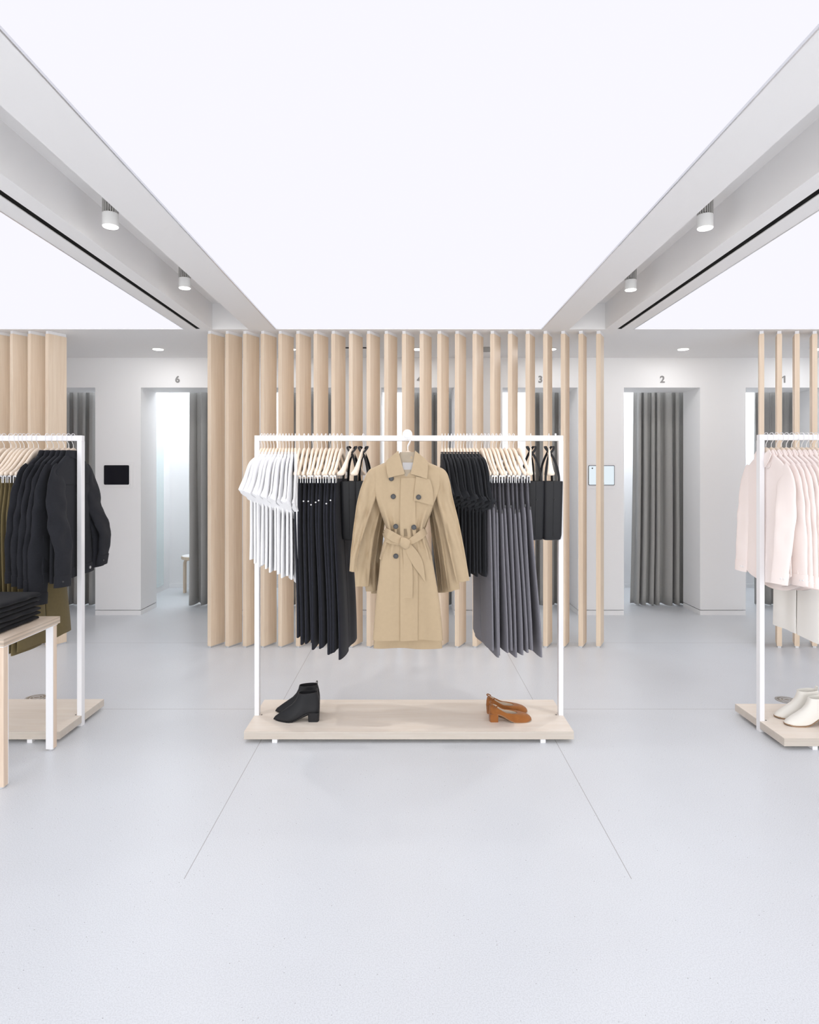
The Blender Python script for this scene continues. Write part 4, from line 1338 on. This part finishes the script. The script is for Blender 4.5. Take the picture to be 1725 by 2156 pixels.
    ribbon(bm, [bpt(852, 1136, 0.016), bpt(836, 1132, 0.021), bpt(820, 1122, 0.020), bpt(811, 1117, 0.010)], [0.030, 0.044, 0.042, 0.030], 0.004, (0.25, 0, 1), 6)
    ribbon(bm, [bpt(848, 1142, 0.016), bpt(832, 1139, 0.010), bpt(818, 1134, 0.008), bpt(809, 1124, 0.006), bpt(810, 1117, 0.012)], [0.020, 0.026, 0.030, 0.024, 0.012], 0.004, (0.1, 0, 1), 6)
    mobj('bow_loop', bm, M['trench'], belt, True, angle=45)
    bm = bmesh.new()
    ribbon(bm, [bpt(858, 1142, 0.014), bpt(872, 1134, 0.014), bpt(886, 1124, 0.011), bpt(897, 1117, 0.004)], [0.024, 0.034, 0.040, 0.036], 0.004, (-0.3, 0, 1), 6)
    mobj('belt_end', bm, M['trench'], belt, True, angle=45)
    bm = bmesh.new()
    rings = []
    for k in range(9):
        f = k / 8
        px = 843 + 20 * f; py = 1137 + 7 * math.sin(PI * f * 0.5) 
        hh = 0.013 + 0.016 * math.sin(PI * (0.12 + 0.76 * f))
        c = Vector(bpt(px, py, 0.018))
        ring = []
        for i_ in range(16):
            a = 2 * PI * i_ / 16
            ring.append(c + Vector((0.004 * math.sin(a), -0.013 * math.cos(a), hh * math.sin(a))))
        rings.append(ring)
    loft(bm, rings)
    mobj('belt_knot', bm, M['trench'], belt, True)
    bm = bmesh.new()
    ribbon(bm, [bpt(853, 1146, 0.014), bpt(856, 1165, 0.014), bpt(859, 1190, 0.010), bpt(859, 1220, 0.009), bpt(857.5, 1257, 0.009)], [0.026, 0.034, 0.044, 0.050, 0.052], 0.004, (1, 0, 0), 6)
    mobj('belt_tail', bm, M['trench'], belt, True, angle=45)
    bm = bmesh.new()
    ribbon(bm, [bpt(859, 1146, 0.018), bpt(868, 1162, 0.018), bpt(879, 1182, 0.014), bpt(888, 1203, 0.012), bpt(895, 1222, 0.012)], [0.030, 0.050, 0.052, 0.028, 0.002], 0.004, (0.86, 0, 0.5), 6)
    mobj('belt_tail', bm, M['trench'], belt, True, angle=45)

def front_hanger(y, label):
    t = thing('clothes_hanger', label, 'hanger', (0, y, TOP), 0, 'hangers of the trench coats')
    bm = bmesh.new()
    rings = []
    for i in range(29):
        s = -1 + 2 * i / 28
        a = abs(s)
        x = -0.004 + 0.162 * s
        zc = cz_(955) - 0.098 * a ** 1.05
        h = 0.017 - 0.008 * min(1, a * 2)
        rings.append([(x, -0.007, zc - h), (x, 0.007, zc - h), (x, 0.007, zc + h), (x, -0.007, zc + h)])
    loft(bm, rings)
    mobj('wooden_body', bm, M['hang'], t, True, angle=40)
    bm = bmesh.new()
    tube(bm, [(-0.004, 0, cz_(948)), (-0.005, 0, cz_(938)), (0.004, 0, cz_(931)), (0.010, 0, cz_(922)), (0.006, 0, cz_(914)), (-0.006, 0, cz_(912)), (-0.013, 0, cz_(919))], 0.0024, 8, 5)
    mobj('hook', bm, M['wire'], t, True)
for i in range(4):
    front_hanger(CY + 0.066 * i + (0.0 if i < 3 else -0.02), ('pale wooden hanger of the front trench coat, neck showing above the collar', 'pale wooden hanger inside the second trench coat',
                 'pale wooden hanger inside the third trench coat', 'pale wooden hanger inside the rearmost trench coat')[i])
t = thing('face_out_arm', 'white face-out arm with round end disc in the middle of the middle rack', 'rail arm', (-0.007, CY - 0.03, TOP - 0.018))
bm = bmesh.new(); tube(bm, [(0, -0.005, 0), (0, 0.1, 0), (0, BAR_Y - 0.0165 - CY + 0.03, 0)], 0.006, 12, 1); mobj('arm', bm, M['white'], t, True)
bm = bmesh.new(); disc_y(bm, 0, -0.014, -0.004, 0.002, 0.0245, 40); d_ = mobj('end_disc', bm, M['white'], t, True, angle=40)
bm = bmesh.new()
n = 40
loft(bm, [[(r * math.cos(2 * PI * k / n), yv, 0.002 + r * math.sin(2 * PI * k / n)) for k in range(n)] for r, yv in ((0.020, -0.014), (0.019, -0.0165), (0.016, -0.0165), (0.015, -0.014))], False, False)
mobj('disc_rim', bm, M['alu'], d_, True)

# ------------------------------------------------------------------ shoes
def outline(n, L, w, toe, heel_w):
    """Plan outline of a shoe, heel at x=0, toe at x=L; toe<1 pointed, >1 round."""
    pts = []
    for k in range(n):
        a = 2 * PI * k / n
        c, s = math.cos(a), math.sin(a)
        x = L * (0.5 - 0.5 * c)
        f = x / L
        wid = heel_w + (w - heel_w) * sstep(0.15, 0.68, f)
        if f < 0.16: wid *= math.sqrt(max(0.0, 1 - ((0.16 - f) / 0.16) ** 2.2))
        if f > 0.66: wid *= max(0.0, 1 - ((f - 0.66) / 0.34) ** (1.5 * toe)) ** (1.0 / (0.9 + 0.6 * toe) if toe > 1 else 0.95)
        pts.append((x, math.copysign(wid, s) if abs(s) > 1e-6 else 0.0))
    return pts

def sole_z(x, L, lift):
    f = x / L
    return lift * (1 - sstep(0.20, 0.62, f)) + 0.006 * sstep(0.85, 1.0, f)

def ankle_boot(loc, rz, m, label, group, L=0.25, toe=0.8, lift=0.045, height=0.158, open_x=(0.015, 0.115), loop=True, solem=None, zip_side=True):
    t = thing('ankle_boot', label, 'shoe', loc, rz, group)
    n = 44
    base = outline(n, L, 0.040, toe, 0.029)
    x0, x1 = open_x
    prof = [(0.000, 0.93), (0.006, 1.0), (0.018, 1.02), (0.036, 0.98), (0.055, 0.90)]
    rings = []
    # levels: w = 0 sole ... 1 collar
    for w_ in (0.0, 0.05, 0.12, 0.20, 0.30, 0.42, 0.55, 0.70, 0.85, 1.0):
        ring = []
        REC = ((0, 0), (0.05, 0.003), (0.12, 0.011), (0.20, 0.024), (0.30, 0.043), (0.42, 0.070), (0.55, 0.099), (0.70, 0.121), (0.85, 0.133), (1.0, 0.138), (1.1, 0.14))
        for (wa, ra), (wb_, rb) in zip(REC, REC[1:]):
            if wa <= w_ <= wb_:
                rec = ra + (rb - ra) * (w_ - wa) / (wb_ - wa)
        fx = L - rec * (L - x1) / 0.138
        bx0 = 0.004 * math.sin(PI * w_ * 0.8) * -1 + x0 * w_ ** 2
        for k, (x, y) in enumerate(base):
            f = x / L
            xx = bx0 + (fx - bx0) * f
            wid = 1.0 if w_ > 0.04 else 0.9
            yy = y * wid
            if w_ > 0.15:
                a = 2 * PI * k / n
                ell = 0.031 * math.copysign(abs(math.sin(a)) ** 0.75, math.sin(a))
                g = sstep(0.10, 0.55, w_)
                yy = y * (1 - g) + ell * g
            zlow = sole_z(min(xx, L), L, lift) + 0.004
            z = zlow * (1 - w_) + (height - 0.010 * sstep(0.0, 1.0, f) * 0.6) * w_
            ring.append((xx, yy, z))
        rings.append(ring)
    top = rings[-1]
    c = sum((Vector(p) for p in top), Vector()) / n
    rings.append([c + (Vector(p) - c) * 0.93 for p in top])
    rings.append([c + (Vector(p) - c) * 0.90 + Vector((0, 0, -0.05)) for p in top])
    bm = bmesh.new(); loft(bm, rings)
    up = mobj('upper', bm, m, t, True, angle=60)
    bm = bmesh.new()
    loft(bm, [[(x * 1.004, y * 0.99, sole_z(x, L, lift) + d) for x, y in base] for d in (0.0, 0.005)])
    mobj('sole', bm, solem or m, t, True, angle=50)
    bm = bmesh.new()
    hp = [(x, y) for x, y in outline(n, 0.066, 0.029, 3.0, 0.029)]
    hb = [(min(x, 0.060), y) for x, y in hp]
    loft(bm, [[(x * 0.92 + 0.002, y * 0.92, 0.0) for x, y in hb], [(x, y, lift + 0.004) for x, y in hb]])
    mobj('heel', bm, m, t, True, angle=45)
    if loop:
        bm = bmesh.new()
        ribbon(bm, [(x0 + 0.002, 0, height - 0.03), (x0 - 0.001, 0, height - 0.005), (x0 - 0.002, 0, height + 0.014), (x0 + 0.004, 0, height + 0.016), (x0 + 0.005, 0, height - 0.006)], 0.012, 0.002, (0, 1, 0), 5)
        mobj('pull_loop', bm, m, up, True, angle=40)
    if zip_side:
        bm = bmesh.new()
        xz = x0 + 0.045
        tube(bm, [(xz, -0.0305, height - 0.003), (xz + 0.002, -0.0315, height - 0.07), (xz + 0.005, -0.033, 0.05)], 0.0011, 5, 4)
        mobj('side_seam', bm, m, up, True)
        bm = bmesh.new(); box(bm, xz - 0.003, xz + 0.003, 0.024, 0.0268, height - 0.026, height - 0.004, 0.0008)
        mobj('zip_pull', bm, M['zip'], up)
    return t
def fl(px, py, z=0.0):
    y = FPX * (EYE - z) / (py - VY)
    return ((px - VX) * y / FPX, y, z)
hx_ = (673 - VX) * 3.46 / FPX
ankle_boot((hx_, 3.462, PT), PI, M['leather'], 'pointed black ankle boot on the middle platform, front one of the pair', 'black ankle boots', zip_side=True)
hx_ = (673.5 - VX) * 3.575 / FPX
ankle_boot((hx_, 3.575, PT), PI - 0.02, M['leather'], 'pointed black ankle boot on the middle platform, rear one with zip showing', 'black ankle boots', height=0.160)
ankle_boot((2.012 + 0.247, 3.404, PT), PI, M['cream'], 'round-toed cream ankle boot on the right platform, front one cut by the frame', 'cream ankle boots', L=0.25, toe=1.9, solem=M['sole'], zip_side=False, height=0.150, open_x=(0.015, 0.120))
ankle_boot((2.019 + 0.247, 3.512, PT), PI + 0.02, M['cream'], 'round-toed cream ankle boot on the right platform, rear one', 'cream ankle boots', L=0.25, toe=1.9, solem=M['sole'], zip_side=False, height=0.152, open_x=(0.015, 0.120))

def pump(loc, rz, label, L=0.232, lift=0.040):
    t = thing('block_heel_pump', label, 'shoe', loc, rz, 'tan suede pumps')
    n = 48
    base = outline(n, L, 0.038, 1.7, 0.028)
    thr = 0.66 * L
    inner = []
    for k in range(n):
        a = 2 * PI * k / n
        x = 0.010 + (thr - 0.010) * (0.5 - 0.5 * math.cos(a))
        f = x / thr
        y = (0.0265 + 0.007 * sstep(0.1, 0.8, f)) * math.copysign(abs(math.sin(a)) ** 0.7, math.sin(a))
        inner.append((x, y))
    def zt(x):
        f = x / thr
        return 0.088 - 0.036 * sstep(0.10, 0.62, f) - 0.006 * sstep(0.55, 1.0, f)
    rings = []
    for w_ in (0.0, 0.12, 0.3, 0.5, 0.72, 0.9, 1.0):
        ring = []
        for (bx_, by), (ix, iy) in zip(base, inner):
            g = w_ ** 1.7
            x = bx_ + (ix - bx_) * g; y = by * (1.03 if 0.05 < w_ < 0.6 else 1.0) * (1 - g) + iy * g
            z0 = sole_z(bx_, L, lift) + 0.004
            z1 = zt(ix)
            q = math.sin(w_ * PI / 2) ** 0.85
            ring.append((x, y, z0 + (z1 - z0) * q))
        rings.append(ring)
    rings.append([(x + (0.003 if x < 0.05 else -0.002), y * 0.92, zt(x) - 0.003) for x, y in inner])
    rings.append([(x + (0.004 if x < 0.05 else -0.003), y * 0.88, max(sole_z(x, L, lift) + 0.010, 0.012)) for x, y in inner])
    bm = bmesh.new(); loft(bm, rings[:-1], True, False)
    up = mobj('upper', bm, M['tan'], t, True, angle=55)
    bm = bmesh.new()
    loft(bm, [[(x, y * 0.93, sole_z(x, L, lift) + 0.0105) for x, y in inner], [(x * 0.98 + 0.002, y * 0.86, sole_z(x, L, lift) + 0.0125) for x, y in inner]])
    mobj('insole', bm, M['insole'], t, True)
    bm = bmesh.new(); loft(bm, rings[-2:], False, False); mobj('lining', bm, M['insole'], up, True)
    bm = bmesh.new()
    loft(bm, [[(x * 1.002, y * 0.98, sole_z(x, L, lift) + d) for x, y in base] for d in (0.0, 0.0045)])
    mobj('sole', bm, M['sole'], t, True, angle=50)
    bm = bmesh.new()
    hp = [(min(x, 0.050), y) for x, y in outline(n, 0.058, 0.028, 3.0, 0.028)]
    loft(bm, [[(x * 0.9 + 0.003, y * 0.9, 0.0) for x, y in hp], [(x, y, lift + 0.004) for x, y in hp]])
    mobj('heel', bm, M['tan'], t, True, angle=45)
    bm = bmesh.new()   # tied bow at the heel
    for a in (0.4, 2.4, 4.0, 5.6):
        c0 = Vector((0.030, 0.030 * (1 if math.sin(rz) >= 0 else 1) * -1, 0.086))
        e = c0 + Vector((0.014 * math.cos(a), -0.006, 0.010 * math.sin(a)))
        tube(bm, [c0, (c0 + e) / 2 + Vector((0.003, -0.004, 0.004)), e, (c0 + e) / 2 + Vector((-0.003, -0.004, -0.002)), c0], 0.0018, 6, 4)
    tube(bm, [(0.030, -0.028, 0.086), (0.014, -0.022, 0.096), (0.004, 0.0, 0.100), (0.014, 0.022, 0.096), (0.030, 0.028, 0.086)], 0.0035, 6, 4)
    mobj('heel_tie', bm, M['tan'], up, True)
    return t
pump(((1029.5 - VX) * 3.456 / FPX, 3.458, PT), 0.0, 'tan suede block-heel pump on the middle platform, front one of the pair')
pump(((1024 - VX) * 3.575 / FPX, 3.575, PT), 0.02, 'tan suede block-heel pump on the middle platform, rear one of the pair')

# ------------------------------------------------------------------ table with folded trousers
t = thing('display_table', 'pale wooden display table with white lined legs, cut by the frame edge', 'table', (-1.80, 3.04, 0))
TH_ = 0.671
bm = bmesh.new(); box(bm, -1.00, 0.012, -0.232, 0.224, TH_ - 0.034, TH_, 0.0015); mobj('tabletop', bm, M['table'], t)
bm = bmesh.new(); box(bm, -0.99, 0.004, -0.222, 0.214, TH_ - 0.040, TH_ - 0.034); mobj('shadow_gap', bm, M['white'], t)
for sx in (0, 1):
    for sy in (-1, 1):
        xx = 0.0 if sx == 0 else -0.94
        y0, y1 = (-0.214, -0.182) if sy < 0 else (0.182, 0.214)
        lg = mobj('leg', bbox(xx - 0.036, xx, y0, y1, 0.008, TH_ - 0.040, 0.001), M['table_leg'], t)
        a, b = (y1, y1 + 0.004) if sy < 0 else (y0 - 0.004, y0)
        mobj('white_lining', bbox(xx - 0.036, xx, a, b, 0.008, TH_ - 0.040), M['white'], lg)
        bm = bmesh.new(); cyl(bm, (xx - 0.018, (y0 + y1) / 2), 0.014, 0.0, 0.008, 20); mobj('foot', bm, M['alu'], lg)
def folded(z, h, x1, dy, seed, label):
    o = thing('folded_trousers', label, 'folded trousers', (0, 0, z), 0, 'folded black trousers on the table')
    def half(z0, z1, sd, nm):
        bm = bmesh.new()
        rings = []
        ny = 26
        for j in range(ny + 1):
            f = j / ny
            y = 2.845 + dy + (3.195 - 2.845) * f
            e = min(1.0, 14 * f, 14 * (1 - f)) ** 0.5
            ring = []
            xr = x1 + 0.010 * noise.noise(Vector((f * 4, sd, 1.0)))
            xl = x1 - 0.40
            n = 32
            for k in range(n):
                a = 2 * PI * k / n
                cxx, czz = math.cos(a), math.sin(a)
                cxx = math.copysign(abs(cxx) ** 0.13, cxx); czz = math.copysign(abs(czz) ** 0.85, czz)
                x = (xl + xr) / 2 + (xr - xl) / 2 * cxx
                zz = (z0 + z1) / 2 + (z1 - z0) / 2 * czz * (0.86 + 0.14 * e) - (z1 - z0) * 0.06 * (1 - e)
                zz += 0.0025 * noise.noise(Vector((x * 8, y * 8, sd))) * e
                ring.append((x, y, max(zz, 0.0005 if nm == 'lower_fold' else zz)))
            rings.append(ring)
        loft(bm, rings)
        mobj(nm, bm, M['jersey'], o, True, angle=80)
    half(0.0005, h, seed, 'folded_cloth')
zz = TH_
for k in range(6):
    h = (0.0225, 0.022, 0.023, 0.022, 0.023, 0.026)[k]
    w_ = ('bottom one of the pile', 'second from the bottom of the pile', 'third from the bottom of the pile', 'third from the top of the pile', 'second from the top of the pile', 'topmost of the pile')[k]
    folded(zz + 0.0003, h, -1.850 + 0.004 * ((k * 7) % 3 - 1), 0.004 * ((k * 5) % 3 - 1), k * 2.2, 'folded black trousers on the pale table, ' + w_)
    zz += h + 0.0004
